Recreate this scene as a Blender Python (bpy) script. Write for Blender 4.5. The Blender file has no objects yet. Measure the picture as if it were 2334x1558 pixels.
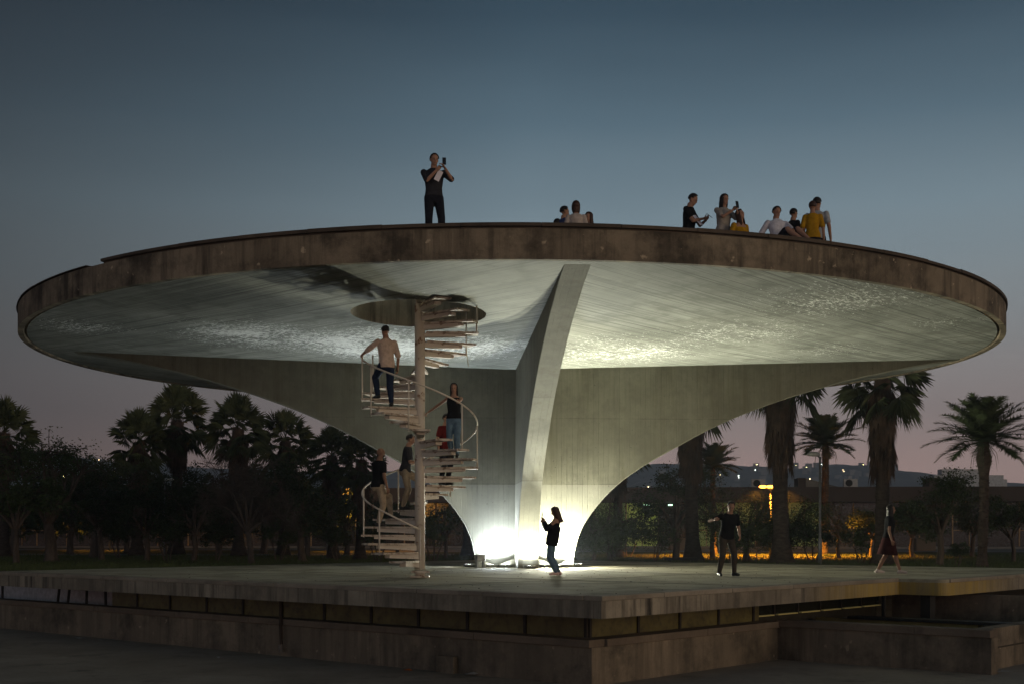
import bpy, bmesh, math, random
import numpy as np
from mathutils import Vector, Matrix, noise as mnoise

R = math.radians
PI = math.pi
scene = bpy.context.scene
COL = scene.collection

# ------------------------------------------------------------------ camera
cam_d = bpy.data.cameras.new('camera')
cam = bpy.data.objects.new('camera', cam_d)
COL.objects.link(cam)
cam.location = (0, 0, 1.0)
cam.rotation_euler = (R(90), 0, 0)
cam_d.sensor_width = 36.0
cam_d.lens = 2940 / 2334 * 36.0
cam_d.shift_y = (1213 - 779) / 2334
cam_d.clip_start = 0.1
cam_d.clip_end = 20000
scene.camera = cam

# ------------------------------------------------------------------ dusk sky
SUN_ELEV, SUN_AZ = 4.0, 52.0          # afterglow: low, from behind and right of the camera
world = bpy.data.worlds.new('World')
scene.world = world
world.use_nodes = True
wt = world.node_tree
wt.nodes.clear()
wo = wt.nodes.new('ShaderNodeOutputWorld')
bg = wt.nodes.new('ShaderNodeBackground')
wt.links.new(bg.outputs[0], wo.inputs[0])
tc = wt.nodes.new('ShaderNodeTexCoord')
sep = wt.nodes.new('ShaderNodeSeparateXYZ')
nrm = wt.nodes.new('ShaderNodeVectorMath'); nrm.operation = 'NORMALIZE'
wt.links.new(tc.outputs['Generated'], nrm.inputs[0])
wt.links.new(nrm.outputs[0], sep.inputs[0])
ramp = wt.nodes.new('ShaderNodeValToRGB')
thin = wt.nodes.new('ShaderNodeTexNoise'); thin.inputs['Scale'].default_value = 3.0; thin.inputs['Detail'].default_value = 5.0   # faint uneven veil
vstr = wt.nodes.new('ShaderNodeMapping'); vstr.inputs['Scale'].default_value = (1, 1, 7); wt.links.new(nrm.outputs[0], vstr.inputs[0]); wt.links.new(vstr.outputs[0], thin.inputs['Vector'])
mr = wt.nodes.new('ShaderNodeMapRange'); mr.inputs['To Min'].default_value = -.014; mr.inputs['To Max'].default_value = .014; wt.links.new(thin.outputs['Fac'], mr.inputs[0])
zz = wt.nodes.new('ShaderNodeMath'); zz.operation = 'ADD'; wt.links.new(sep.outputs[2], zz.inputs[0]); wt.links.new(mr.outputs[0], zz.inputs[1])
wt.links.new(zz.outputs[0], ramp.inputs[0])
def lin(c):
    return tuple((x / 255 / 12.92) if x / 255 <= .04045 else ((x / 255 + .055) / 1.055) ** 2.4 for x in c)
# (sine of elevation, sRGB colour): dusty rose at the horizon, grey-blue band, deep blue zenith
stops = [(0.0, (226, 186, 174)), (0.05, (212, 180, 172)), (0.09, (184, 168, 164)), (0.14, (158, 158, 158)), (0.19, (143, 156, 162)),
         (0.235, (128, 149, 160)), (0.30, (89, 114, 129)), (0.37, (49, 74, 90)), (0.45, (36, 58, 74)), (0.7, (29, 47, 62)), (1.0, (24, 40, 54))]
el = ramp.color_ramp.elements
while len(el) > 1:
    el.remove(el[-1])
el[0].position = stops[0][0]; el[0].color = (*lin(stops[0][1]), 1)
for p, c in stops[1:]:
    e = el.new(p); e.color = (*lin(c), 1)
# one side of the sky is already darker than the rest
flat = wt.nodes.new('ShaderNodeVectorMath'); flat.operation = 'MULTIPLY'; flat.inputs[1].default_value = (1, 1, 0)
wt.links.new(nrm.outputs[0], flat.inputs[0])
flatn = wt.nodes.new('ShaderNodeVectorMath'); flatn.operation = 'NORMALIZE'; wt.links.new(flat.outputs[0], flatn.inputs[0])
dot = wt.nodes.new('ShaderNodeVectorMath'); dot.operation = 'DOT_PRODUCT'
dot.inputs[1].default_value = (math.sin(R(-56)), math.cos(R(-56)), 0)
wt.links.new(flatn.outputs[0], dot.inputs[0])
azm = wt.nodes.new('ShaderNodeMapRange')
azm.inputs['From Min'].default_value = 0.55; azm.inputs['From Max'].default_value = 0.92
azm.inputs['To Min'].default_value = 1.04; azm.inputs['To Max'].default_value = 0.10
wt.links.new(dot.outputs['Value'], azm.inputs[0])
mul = wt.nodes.new('ShaderNodeMix'); mul.data_type = 'RGBA'; mul.blend_type = 'MULTIPLY'
mul.inputs['Factor'].default_value = 1.0
wt.links.new(ramp.outputs[0], mul.inputs['A'])
wt.links.new(azm.outputs[0], mul.inputs['B'])
sky = wt.nodes.new('ShaderNodeTexSky')
sky.sky_type = 'NISHITA'; sky.sun_disc = False
sky.sun_elevation = R(SUN_ELEV); sky.sun_rotation = R(180 - SUN_AZ)
addn = wt.nodes.new('ShaderNodeMix'); addn.data_type = 'RGBA'; addn.blend_type = 'ADD'
addn.inputs['Factor'].default_value = 0.002
wt.links.new(mul.outputs['Result'], addn.inputs['A'])
wt.links.new(sky.outputs[0], addn.inputs['B'])
wt.links.new(addn.outputs['Result'], bg.inputs[0])
bg.inputs[1].default_value = 1.0

sun_d = bpy.data.lights.new('sun', 'SUN')
sun = bpy.data.objects.new('sun', sun_d); COL.objects.link(sun)
sun_d.energy = 0.62; sun_d.angle = R(25); sun_d.color = (1.0, 0.74, 0.46)
sdir = Vector((math.sin(R(SUN_AZ)) * math.cos(R(SUN_ELEV)), -math.cos(R(SUN_AZ)) * math.cos(R(SUN_ELEV)), math.sin(R(SUN_ELEV))))
sun.rotation_euler = (-sdir).to_track_quat('-Z', 'Y').to_euler()

vs = scene.view_settings
vs.view_transform = 'Standard'; vs.look = 'None'; vs.gamma = 1.0; vs.exposure = 0.0
vs.use_curve_mapping = False
scene.render.engine = 'CYCLES'
cy = scene.cycles
cy.use_denoising = True
cy.max_bounces = 6; cy.diffuse_bounces = 4; cy.glossy_bounces = 2; cy.transmission_bounces = 3; cy.volume_bounces = 0
cy.sample_clamp_indirect = 4.0
cy.caustics_reflective = False; cy.caustics_refractive = False

F_, CX, YH = 2940.0, 1167.0, 1213.0
def at(px, d):                       # lateral position of something seen at column px that stands d metres off
    return (px - CX) / F_ * d
def hgt(py, d):
    return 1.0 + (YH - py) / F_ * d

# ------------------------------------------------------------------ node helpers
class Nodes:
    def __init__(s, name):
        s.m = bpy.data.materials.new(name); s.m.use_nodes = True
        s.t = s.m.node_tree; s.b = s.t.nodes['Principled BSDF']
        s.tc = None
    def n(s, typ, **kw):
        x = s.t.nodes.new(typ)
        for k, v in kw.items():
            setattr(x, k, v)
        return x
    def link(s, a, b): s.t.links.new(a, b)
    def obj(s):
        if s.tc is None: s.tc = s.n('ShaderNodeTexCoord')
        return s.tc.outputs['Object']
    def mapping(s, v, scale=(1, 1, 1), loc=(0, 0, 0), rot=(0, 0, 0)):
        m = s.n('ShaderNodeMapping'); s.link(v, m.inputs[0])
        m.inputs['Scale'].default_value = scale; m.inputs['Location'].default_value = loc; m.inputs['Rotation'].default_value = rot
        return m.outputs[0]
    def noise(s, v, scale=1, detail=4, rough=.55):
        x = s.n('ShaderNodeTexNoise'); s.link(v, x.inputs['Vector'])
        x.inputs['Scale'].default_value = scale; x.inputs['Detail'].default_value = detail; x.inputs['Roughness'].default_value = rough
        return x.outputs['Fac']
    def rng(s, v, a, b, c=0., d=1., smooth=False):
        x = s.n('ShaderNodeMapRange'); x.clamp = True
        if smooth: x.interpolation_type = 'SMOOTHSTEP'
        s.link(v, x.inputs[0])
        for i, q in enumerate((a, b, c, d)): x.inputs[i + 1].default_value = q
        return x.outputs[0]
    def math(s, op, a, b=None):
        x = s.n('ShaderNodeMath', operation=op)
        for i, q in enumerate((a, b)):
            if q is None: continue
            if isinstance(q, (int, float)): x.inputs[i].default_value = q
            else: s.link(q, x.inputs[i])
        return x.outputs[0]
    def mix(s, f, a, b, mode='MIX'):
        x = s.n('ShaderNodeMix', data_type='RGBA', blend_type=mode)
        for key, q in (('Factor', f), ('A', a), ('B', b)):
            if isinstance(q, (int, float)): x.inputs[key].default_value = q
            elif isinstance(q, tuple): x.inputs[key].default_value = (*q[:3], 1)
            else: s.link(q, x.inputs[key])
        return x.outputs['Result']
    def bump(s, h, strength=.3, dist=.02):
        x = s.n('ShaderNodeBump'); s.link(h, x.inputs['Height'])
        x.inputs['Strength'].default_value = strength; x.inputs['Distance'].default_value = dist
        s.link(x.outputs[0], s.b.inputs['Normal'])
    def done(s, col, rough=.85, spec=.3):
        if isinstance(col, tuple): s.b.inputs['Base Color'].default_value = (*col[:3], 1)
        else: s.link(col, s.b.inputs['Base Color'])
        if isinstance(rough, (int, float)): s.b.inputs['Roughness'].default_value = rough
        else: s.link(rough, s.b.inputs['Roughness'])
        s.b.inputs['Specular IOR Level'].default_value = spec
        return s.m

def plain(name, col, rough=.7, var=.25, scale=8, bump=.0, spec=.3, metal=0):
    k = Nodes(name)
    f = k.noise(k.obj(), scale, 5, .6)
    c = k.mix(k.rng(f, .3, .7), tuple(x * (1 - var) for x in col), tuple(min(1, x * (1 + var)) for x in col))
    if bump: k.bump(k.noise(k.obj(), scale * 3, 5, .6), bump, .02)
    k.b.inputs['Metallic'].default_value = metal
    return k.done(c, rough, spec)

def emit(name, col, strength):
    k = Nodes(name)
    k.b.inputs['Emission Color'].default_value = (*col, 1)
    k.b.inputs['Emission Strength'].default_value = strength
    return k.done(col, .4)

def concrete(name, light, dark, big=.5, streak=0., streak_xy=3., stain=(.03, .028, .025), stain_amt=.5, bump=.25, fine=22, spots=0., cover=(.55, .72)):
    k = Nodes(name); o = k.obj()
    a = k.noise(o, big, 6, .62)
    b = k.noise(o, big * 5.3, 5, .65)
    f = k.noise(o, fine, 4, .7)
    c = k.mix(k.rng(a, .35, .68), dark, light)
    c = k.mix(k.rng(b, .3, .75, 0, .55), c, tuple(.5 * (x + y) for x, y in zip(light, dark)))
    if streak:
        v = k.mapping(o, (streak_xy, streak_xy, streak_xy * .07))
        st = k.noise(v, 1.0, 6, .7)
        m = k.math('MULTIPLY', k.rng(st, .46, .64), k.rng(a, .32, .6, .25, 1))
        c = k.mix(k.math('MULTIPLY', m, streak), c, stain)
    if stain_amt:
        q = k.noise(k.mapping(o, loc=(7.3, 2.1, 4.4)), big * 1.7, 7, .7)
        c = k.mix(k.math('MULTIPLY', k.rng(q, *cover), stain_amt), c, stain)
    if spots:
        q = k.noise(k.mapping(o, loc=(1.7, 9.1, .4)), 4.3, 4, .6)
        c = k.mix(k.math('MULTIPLY', k.rng(q, .66, .72), spots), c, tuple(min(1, x * 2.1) for x in light))
    c = k.mix(k.rng(f, .35, .8, 0, .35), c, k.mix(.5, c, (.02, .02, .02)))
    if bump: k.bump(k.math('ADD', f, k.math('MULTIPLY', b, 1.5)), bump, .015)
    return k.done(c, .88, .2)

# ------------------------------------------------------------------ mesh helpers
class MB:
    """collects shapes; build() links them as one mesh object"""
    def __init__(s): s.v = []; s.f = []; s.mi = []; s.cur = 0
    def add(s, verts, faces):
        o = len(s.v); s.v.extend([tuple(p) for p in verts]); s.f.extend([tuple(i + o for i in f) for f in faces]); s.mi.extend([s.cur] * len(faces)); return s
    def box(s, c, size, rz=0., ax=None):
        hx, hy, hz = size[0] / 2, size[1] / 2, size[2] / 2
        ca, sa = math.cos(rz), math.sin(rz)
        vs_ = []
        for z in (-hz, hz):
            for x, y in ((-hx, -hy), (hx, -hy), (hx, hy), (-hx, hy)):
                vs_.append((c[0] + x * ca - y * sa, c[1] + x * sa + y * ca, c[2] + z))
        return s.add(vs_, [(3, 2, 1, 0), (4, 5, 6, 7), (0, 1, 5, 4), (1, 2, 6, 5), (2, 3, 7, 6), (3, 0, 4, 7)])
    def prism(s, poly, z0, z1):
        n = len(poly)
        area = sum(poly[i][0] * poly[(i + 1) % n][1] - poly[(i + 1) % n][0] * poly[i][1] for i in range(n))
        if area < 0: poly = poly[::-1]
        vs_ = [(x, y, z0) for x, y in poly] + [(x, y, z1) for x, y in poly]
        fs = [tuple(range(n - 1, -1, -1)), tuple(range(n, 2 * n))] + [(i, (i + 1) % n, n + (i + 1) % n, n + i) for i in range(n)]
        return s.add(vs_, fs)
    def tube(s, pts, rad, n=8, cap=True):
        pts = [Vector(p) for p in pts]
        rr = rad if isinstance(rad, (list, tuple)) else [rad] * len(pts)
        vs_, fs = [], []
        up = Vector((0, 0, 1))
        prev = None
        for i, p in enumerate(pts):
            t = (pts[min(i + 1, len(pts) - 1)] - pts[max(i - 1, 0)])
            if t.length < 1e-9: t = Vector((0, 0, 1))
            t.normalize()
            if prev is None:
                a = t.cross(up if abs(t.z) < .9 else Vector((1, 0, 0))); a.normalize()
            else:
                a = prev - t * prev.dot(t)
                if a.length < 1e-6: a = t.cross(up)
                a.normalize()
            prev = a; b = t.cross(a)
            for j in range(n):
                th = 2 * PI * j / n
                vs_.append(p + (a * math.cos(th) + b * math.sin(th)) * rr[i])
        for i in range(len(pts) - 1):
            for j in range(n):
                fs.append((i * n + j, i * n + (j + 1) % n, (i + 1) * n + (j + 1) % n, (i + 1) * n + j))
        if cap:
            fs.append(tuple(range(n - 1, -1, -1))); fs.append(tuple(range((len(pts) - 1) * n, len(pts) * n)))
        return s.add(vs_, fs)
    def lathe(s, prof, n=24, c=(0, 0, 0), a0=0., a1=2 * PI):
        full = abs(a1 - a0 - 2 * PI) < 1e-6
        m = n if full else n + 1
        vs_, fs = [], []
        for i in range(m):
            th = a0 + (a1 - a0) * i / n
            for r, z in prof: vs_.append((c[0] + r * math.cos(th), c[1] + r * math.sin(th), c[2] + z))
        k = len(prof)
        for i in range(n):
            j = (i + 1) % m
            for q in range(k - 1):
                fs.append((i * k + q, j * k + q, j * k + q + 1, i * k + q + 1))
        return s.add(vs_, fs)
    def ball(s, c, r, n=10, m=7, rot=None):
        r = (r, r, r) if isinstance(r, (int, float)) else r
        vs_, fs = [], []
        c = Vector(c)
        for i in range(m + 1):
            ph = PI * i / m
            for j in range(n):
                th = 2 * PI * j / n
                p = Vector((r[0] * math.sin(ph) * math.cos(th), r[1] * math.sin(ph) * math.sin(th), r[2] * math.cos(ph)))
                if rot is not None: p = rot @ p
                vs_.append(c + p)
        for i in range(m):
            for j in range(n):
                fs.append((i * n + j, (i + 1) * n + j, (i + 1) * n + (j + 1) % n, i * n + (j + 1) % n))
        return s.add(vs_, fs)
    def mesh(s, name, mats, smooth=False):
        me = bpy.data.meshes.new(name)
        me.from_pydata(s.v, [], s.f)
        for m in (mats if isinstance(mats, (list, tuple)) else [mats]): me.materials.append(m)
        if any(s.mi): me.polygons.foreach_set('material_index', s.mi)
        if smooth: me.polygons.foreach_set('use_smooth', [True] * len(s.f))
        me.update()
        return me
    def build(s, name, mats, parent=None, smooth=False, bevel=0.):
        me = s.mesh(name, mats, smooth)
        o = link(name, me, parent)
        if bevel:
            b = o.modifiers.new('bevel', 'BEVEL'); b.width = bevel; b.segments = 2; b.limit_method = 'ANGLE'; b.angle_limit = R(40)
        return o

def link(name, me, parent=None):
    o = bpy.data.objects.new(name, me); COL.objects.link(o)
    if parent is not None: o.parent = parent
    return o
def tag(o, label=None, cat=None, group=None, kind=None):
    if label: o['label'] = label
    if cat: o['category'] = cat
    if group: o['group'] = group
    if kind: o['kind'] = kind
    return o
def thing(name, label, cat, loc=(0, 0, 0), rz=0., group=None):
    o = bpy.data.objects.new(name, None); COL.objects.link(o)
    o.location = loc; o.rotation_euler = (0, 0, rz); o.empty_display_size = .2
    return tag(o, label, cat, group)
def copy_tree(o, parent=None):
    c = o.copy(); COL.objects.link(c); c.parent = parent
    for ch in list(o.children): copy_tree(ch, c)
    return c

def evaluated(me, mods):
    """apply modifiers to a mesh without operators; returns a new mesh"""
    o = bpy.data.objects.new('tmp', me); COL.objects.link(o)
    for typ, kw in mods:
        m = o.modifiers.new(typ, typ)
        for k, v in kw.items(): setattr(m, k, v)
    dg = bpy.context.evaluated_depsgraph_get()
    out = bpy.data.meshes.new_from_object(o.evaluated_get(dg))
    bpy.data.objects.remove(o)
    return out

# ================================================================== materials of the place
m_rim = concrete('rim_concrete', (.34, .28, .195), (.15, .122, .088), .45, .75, 3.0, (.02, .017, .014), .75, .5, 26, .5, (.45, .62))
m_cop = concrete('coping_concrete', (.13, .10, .075), (.06, .047, .036), .8, 0, 3, (.014, .012, .010), .5, .4, 30)
m_plinth_top = concrete('plinth_floor_concrete', (.52, .47, .34), (.33, .295, .21), .35, 0, 3, (.13, .11, .075), .7, .12, 14, 0, (.47, .62))
m_fascia = concrete('plinth_edge_concrete', (.45, .385, .285), (.16, .135, .102), .55, .95, 3.4, (.035, .03, .026), .45, .3, 24)
def ochre(mat, cxy, rad):  # mixes the tint of warm lamplight into a material's colour
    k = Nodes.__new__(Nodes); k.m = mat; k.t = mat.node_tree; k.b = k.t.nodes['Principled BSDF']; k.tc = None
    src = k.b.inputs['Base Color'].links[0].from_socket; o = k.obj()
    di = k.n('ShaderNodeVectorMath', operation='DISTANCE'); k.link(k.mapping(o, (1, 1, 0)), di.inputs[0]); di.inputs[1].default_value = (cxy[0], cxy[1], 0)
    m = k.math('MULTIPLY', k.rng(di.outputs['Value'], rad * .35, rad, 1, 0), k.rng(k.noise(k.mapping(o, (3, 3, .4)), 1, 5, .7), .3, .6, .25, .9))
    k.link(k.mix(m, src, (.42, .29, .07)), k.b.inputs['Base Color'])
ochre(m_fascia, (9.0, 27.7), 4.2)  # yellow light on the step nose, put into the edge colour
m_ledge = concrete('ledge_concrete', (.24, .185, .135), (.13, .10, .075), .9, .0, 3, (.03, .026, .022), .5, .3, 24)
m_wall = concrete('basin_wall_concrete', (.33, .26, .185), (.17, .135, .098), .5, .7, 2.0, (.04, .036, .03), .65, .2, 18, .35, (.48, .64))
m_floor = concrete('basin_floor_concrete', (.42, .355, .28), (.27, .23, .18), .6, 0, 3, (.10, .092, .08), .7, .3, 9)
m_dark = plain('dark_metal', (.02, .018, .016), .6)
m_deck = concrete('deck_concrete', (.22, .20, .17), (.12, .11, .09), .5)

PHI = R(4)
FINX = .36                        # the fins' centre, a little to the right of the disc's
AXF = Vector((math.sin(PHI), -math.cos(PHI), 0))     # towards the front fin
AXR = Vector((math.cos(PHI), math.sin(PHI), 0))      # towards the right fin

def soffit_material():
    k = Nodes('soffit_board_marked_concrete'); o = k.obj()
    v = k.mapping(o, loc=(-FINX, 0, 0))
    rot = k.n('ShaderNodeVectorRotate'); rot.rotation_type = 'Z_AXIS'; k.link(v, rot.inputs['Vector']); rot.inputs['Angle'].default_value = -PHI
    sp = k.n('ShaderNodeSeparateXYZ'); k.link(rot.outputs[0], sp.inputs[0])
    au, av = k.math('ABSOLUTE', sp.outputs[0]), k.math('ABSOLUTE', sp.outputs[1])
    s = k.math('MULTIPLY', k.math('ADD', au, av), .7071)
    t = k.math('MULTIPLY', k.math('SUBTRACT', au, av), .7071)
    cb = k.n('ShaderNodeCombineXYZ'); k.link(s, cb.inputs[0]); k.link(t, cb.inputs[1])
    quad = k.math('ADD', k.math('SIGN', sp.outputs[0]), k.math('MULTIPLY', k.math('SIGN', sp.outputs[1]), 3)); k.link(k.math('MULTIPLY', quad, 5.3), cb.inputs[2])
    st = cb.outputs[0]
    boards = k.noise(k.mapping(st, (9, .22, 1)), 1, 5, .7)            # long formwork boards
    lines = k.noise(k.mapping(st, (26, .12, 1)), 1, 3, .6)
    big = k.noise(o, .28, 6, .65)
    mid = k.noise(o, 1.6, 5, .65)
    c = k.mix(k.rng(big, .34, .66), (.17, .178, .16), (.34, .35, .315))
    c = k.mix(k.rng(boards, .42, .64, .0, .6), c, (.13, .137, .123))
    c = k.mix(k.rng(lines, .52, .66, 0, .9), c, (.06, .064, .058))
    c = k.mix(k.rng(mid, .50, .68, 0, .6), c, (.09, .095, .08))
    # peeled whitewash, in patches of its own
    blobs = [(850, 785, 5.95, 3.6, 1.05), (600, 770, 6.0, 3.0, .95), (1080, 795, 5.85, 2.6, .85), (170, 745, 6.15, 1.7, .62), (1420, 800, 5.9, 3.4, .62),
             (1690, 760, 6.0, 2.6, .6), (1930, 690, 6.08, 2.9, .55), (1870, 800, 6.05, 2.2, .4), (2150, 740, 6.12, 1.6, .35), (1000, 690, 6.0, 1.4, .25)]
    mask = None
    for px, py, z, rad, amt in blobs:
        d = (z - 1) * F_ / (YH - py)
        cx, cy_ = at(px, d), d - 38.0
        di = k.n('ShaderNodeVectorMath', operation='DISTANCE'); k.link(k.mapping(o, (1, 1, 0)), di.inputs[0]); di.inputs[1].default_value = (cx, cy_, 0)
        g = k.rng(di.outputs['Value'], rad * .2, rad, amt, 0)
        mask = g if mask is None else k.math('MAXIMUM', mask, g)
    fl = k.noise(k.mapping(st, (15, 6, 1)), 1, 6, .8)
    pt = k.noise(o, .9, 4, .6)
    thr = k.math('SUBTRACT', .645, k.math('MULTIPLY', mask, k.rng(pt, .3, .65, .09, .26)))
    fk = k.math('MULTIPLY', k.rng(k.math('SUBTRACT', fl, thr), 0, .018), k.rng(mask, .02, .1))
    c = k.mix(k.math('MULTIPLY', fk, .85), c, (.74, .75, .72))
    k.bump(k.math('ADD', k.math('MULTIPLY', boards, .8), k.math('ADD', k.math('MULTIPLY', lines, -.5), k.math('MULTIPLY', fk, .6))), .5, .02)
    return k.done(c, .8, .25)
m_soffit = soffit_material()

def fin_material():
    k = Nodes('fin_board_marked_concrete'); o = k.obj()
    # object space of a fin: x along the fin, y across, z up; boards stand upright on every face
    nsep = k.n('ShaderNodeSeparateXYZ'); k.link(k.tc.outputs['Normal'], nsep.inputs[0]); osep = k.n('ShaderNodeSeparateXYZ'); k.link(o, osep.inputs[0])
    sidey = k.math('GREATER_THAN', k.math('ABSOLUTE', nsep.outputs[1]), .5)
    along = k.math('ADD', k.math('MULTIPLY', osep.outputs[0], sidey), k.math('MULTIPLY', osep.outputs[1], k.math('SUBTRACT', 1.0, sidey)))
    warp = k.math('MULTIPLY', k.math('SUBTRACT', k.noise(k.mapping(o, (.9, .9, .25)), 1, 3, .5), .5), .06)
    xb = k.math('DIVIDE', k.math('ADD', along, warp), .155)
    cell = k.math('FLOOR', xb); fr = k.math('ABSOLUTE', k.math('SUBTRACT', k.math('FRACT', xb), .5))
    wn = k.n('ShaderNodeTexWhiteNoise'); wn.noise_dimensions = '1D'; k.link(cell, wn.inputs['W'])
    cv = k.n('ShaderNodeCombineXYZ'); k.link(k.math('MULTIPLY', cell, 3.7), cv.inputs[0]); k.link(osep.outputs[2], cv.inputs[2])
    brk = k.noise(k.mapping(cv.outputs[0], (1, 1, .8)), 1, 5, .7)
    line = k.math('MULTIPLY', k.rng(fr, .455, .49), k.rng(brk, .42, .62))
    grain = k.noise(k.mapping(o, (30, 30, 1.1)), 1, 4, .7)
    big = k.noise(o, .45, 6, .65)
    mid = k.noise(o, 2.1, 6, .7)
    pit = k.noise(o, 16, 3, .5)
    c = k.mix(k.rng(big, .32, .7), (.125, .122, .092), (.205, .20, .158))
    c = k.mix(k.math('MULTIPLY', wn.outputs[0], .30), c, (.13, .125, .10))
    c = k.mix(k.rng(mid, .44, .66, 0, .6), c, (.11, .107, .083))
    c = k.mix(k.rng(grain, .52, .75, 0, .3), c, (.085, .08, .062))
    c = k.mix(k.math('MULTIPLY', line, .6), c, (.07, .066, .05))
    run = k.noise(k.mapping(o, (2.2, 2.2, .12), (3, 5, 1)), 1, 6, .7)
    c = k.mix(k.rng(run, .52, .72, 0, .6), c, (.085, .076, .045))
    for zj in (2.425, 4.35):
        c = k.mix(k.math('MULTIPLY', k.math('MULTIPLY', k.rng(k.math('ABSOLUTE', k.math('SUBTRACT', k.math('ADD', osep.outputs[2], k.math('MULTIPLY', warp, .2)), zj)), .006, .016, 1, 0), k.rng(mid, .35, .6)), .6), c, (.07, .065, .05))
    # whitewash up to head-and-a-half height
    sp = k.n('ShaderNodeSeparateXYZ'); k.link(o, sp.inputs[0])
    ww = k.rng(k.math('ADD', sp.outputs[2], k.math('MULTIPLY', big, .02)), 2.40, 2.43, 1, 0)
    c = k.mix(k.math('MULTIPLY', ww, .13), c, (.55, .56, .53))
    c = k.mix(k.rng(pit, .72, .76, 0, .8), c, (.05, .05, .045))
    h = k.math('ADD', k.math('MULTIPLY', wn.outputs[0], .35), k.math('ADD', k.math('MULTIPLY', line, -.8), k.math('ADD', k.math('MULTIPLY', grain, .4), k.math('MULTIPLY', k.rng(pit, .68, .76), -.8))))
    k.bump(h, .55, .02)
    return k.done(c, .85, .2)
m_fin = fin_material()

# ================================================================== the canopy
CD = 38.0
canopy = thing('concrete_canopy', 'huge round concrete canopy disc on four curved fins', 'canopy', (0, CD, 0))
RD = 13.6
Z0, Z1 = 5.76, 6.19
def soffit_z(r): return Z0 + (Z1 - Z0) * r / 13.4
def slab_mesh():
    prof = [(0.02, Z0)] + [(r, soffit_z(r)) for r in np.linspace(1, 13.38, 12)]
    k1 = len(prof)
    prof += [(13.40, 6.215), (13.44, 6.215), (13.46, 6.165), (13.60, 6.165), (13.60, 6.745), (13.55, 6.76), (11.4, 6.76)]
    k2 = len(prof)
    prof += [(11.4, 6.40), (0.02, 6.40)]
    mb = MB(); n = 240
    mb.lathe(prof, n)
    kk = len(prof)
    mb.f.append(tuple(i * kk for i in range(n))[::-1]); mb.mi.append(0)
    mb.f.append(tuple(i * kk + kk - 1 for i in range(n))); mb.mi.append(2)
    for fi in range(n * (kk - 1)):
        q = fi % (kk - 1)
        mb.mi[fi] = 0 if q < k1 - 1 else (1 if q < k2 - 1 else 2)
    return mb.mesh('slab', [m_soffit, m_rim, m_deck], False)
HOLE = (at(954, 29.75), 29.75 - CD)
STX, STY = at(957, 29.0), 29.0
me = slab_mesh()
bm = bmesh.new(); bm.from_mesh(me); bmesh.ops.recalc_face_normals(bm, faces=bm.faces); bm.to_mesh(me); bm.free()
m_hole = concrete('hole_lining_concrete', (.62, .53, .37), (.32, .27, .18), .8, .8, 3, (.025, .02, .016), .5)
cut = MB(); cut.lathe([(1.56, 4.5), (1.56, 7.5)], 72, (HOLE[0], HOLE[1], 0))
cut.f.append(tuple(range(0, 144, 2))[::-1]); cut.f.append(tuple(range(1, 144, 2))); cut.mi += [0, 0]
cme = cut.mesh('cutter', [m_hole])
bm = bmesh.new(); bm.from_mesh(cme); bmesh.ops.recalc_face_normals(bm, faces=bm.faces); bm.to_mesh(cme); bm.free()
co = bpy.data.objects.new('cutter', cme); COL.objects.link(co)
cutme = evaluated(me, [('BOOLEAN', dict(operation='DIFFERENCE', object=co, solver='EXACT', material_mode='TRANSFER'))])
bpy.data.objects.remove(co)
def split_by_material(src, idx):
    b = bmesh.new(); b.from_mesh(src)
    bmesh.ops.delete(b, geom=[f for f in b.faces if f.material_index not in idx], context='FACES')
    out = bpy.data.meshes.new('part'); b.to_mesh(out); b.free()
    for m in src.materials: out.materials.append(m)
    return out
nm = {m.name: i for i, m in enumerate(cutme.materials)}
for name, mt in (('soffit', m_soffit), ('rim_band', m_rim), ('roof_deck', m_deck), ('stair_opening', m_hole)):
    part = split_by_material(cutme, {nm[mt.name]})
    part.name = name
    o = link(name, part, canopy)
# coping blocks round the rim; one is missing on the left
random.seed(4)
NC = 56
for i in range(NC):
    a0 = 2 * PI * (i + .37) / NC; a1 = a0 + 2 * PI / NC - .0005 - random.random() * .0004
    ax = math.degrees(math.atan2(math.sin((a0 + a1) / 2), math.cos((a0 + a1) / 2)))
    low = .075 if -179.9 < ax < -129.5 else 0.
    if -132.5 < ax < -126.5: a0 += R(2.4) if ax > -129.5 else 0
    dz = random.uniform(-.008, .006) - low
    dr = random.uniform(-.008, .008)
    mb = MB(); ns = 5
    prof = [(12.9 + dr, 6.745), (13.56 + dr, 6.752), (13.56 + dr, 6.78), (13.635 + dr, 6.79), (13.64 + dr, 6.85 + dz), (13.605 + dr, 6.865 + dz), (12.9 + dr, 6.87 + dz)]
    mb.lathe(prof + prof[:1], ns, (0, 0, 0), a0, a1)
    kk = len(prof) + 1
    mb.f.append(tuple(range(kk - 1))); mb.f.append(tuple(ns * kk + q for q in range(kk - 1))[::-1]); mb.mi += [0, 0]
    mb.build('coping_block', m_cop, canopy)
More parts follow.
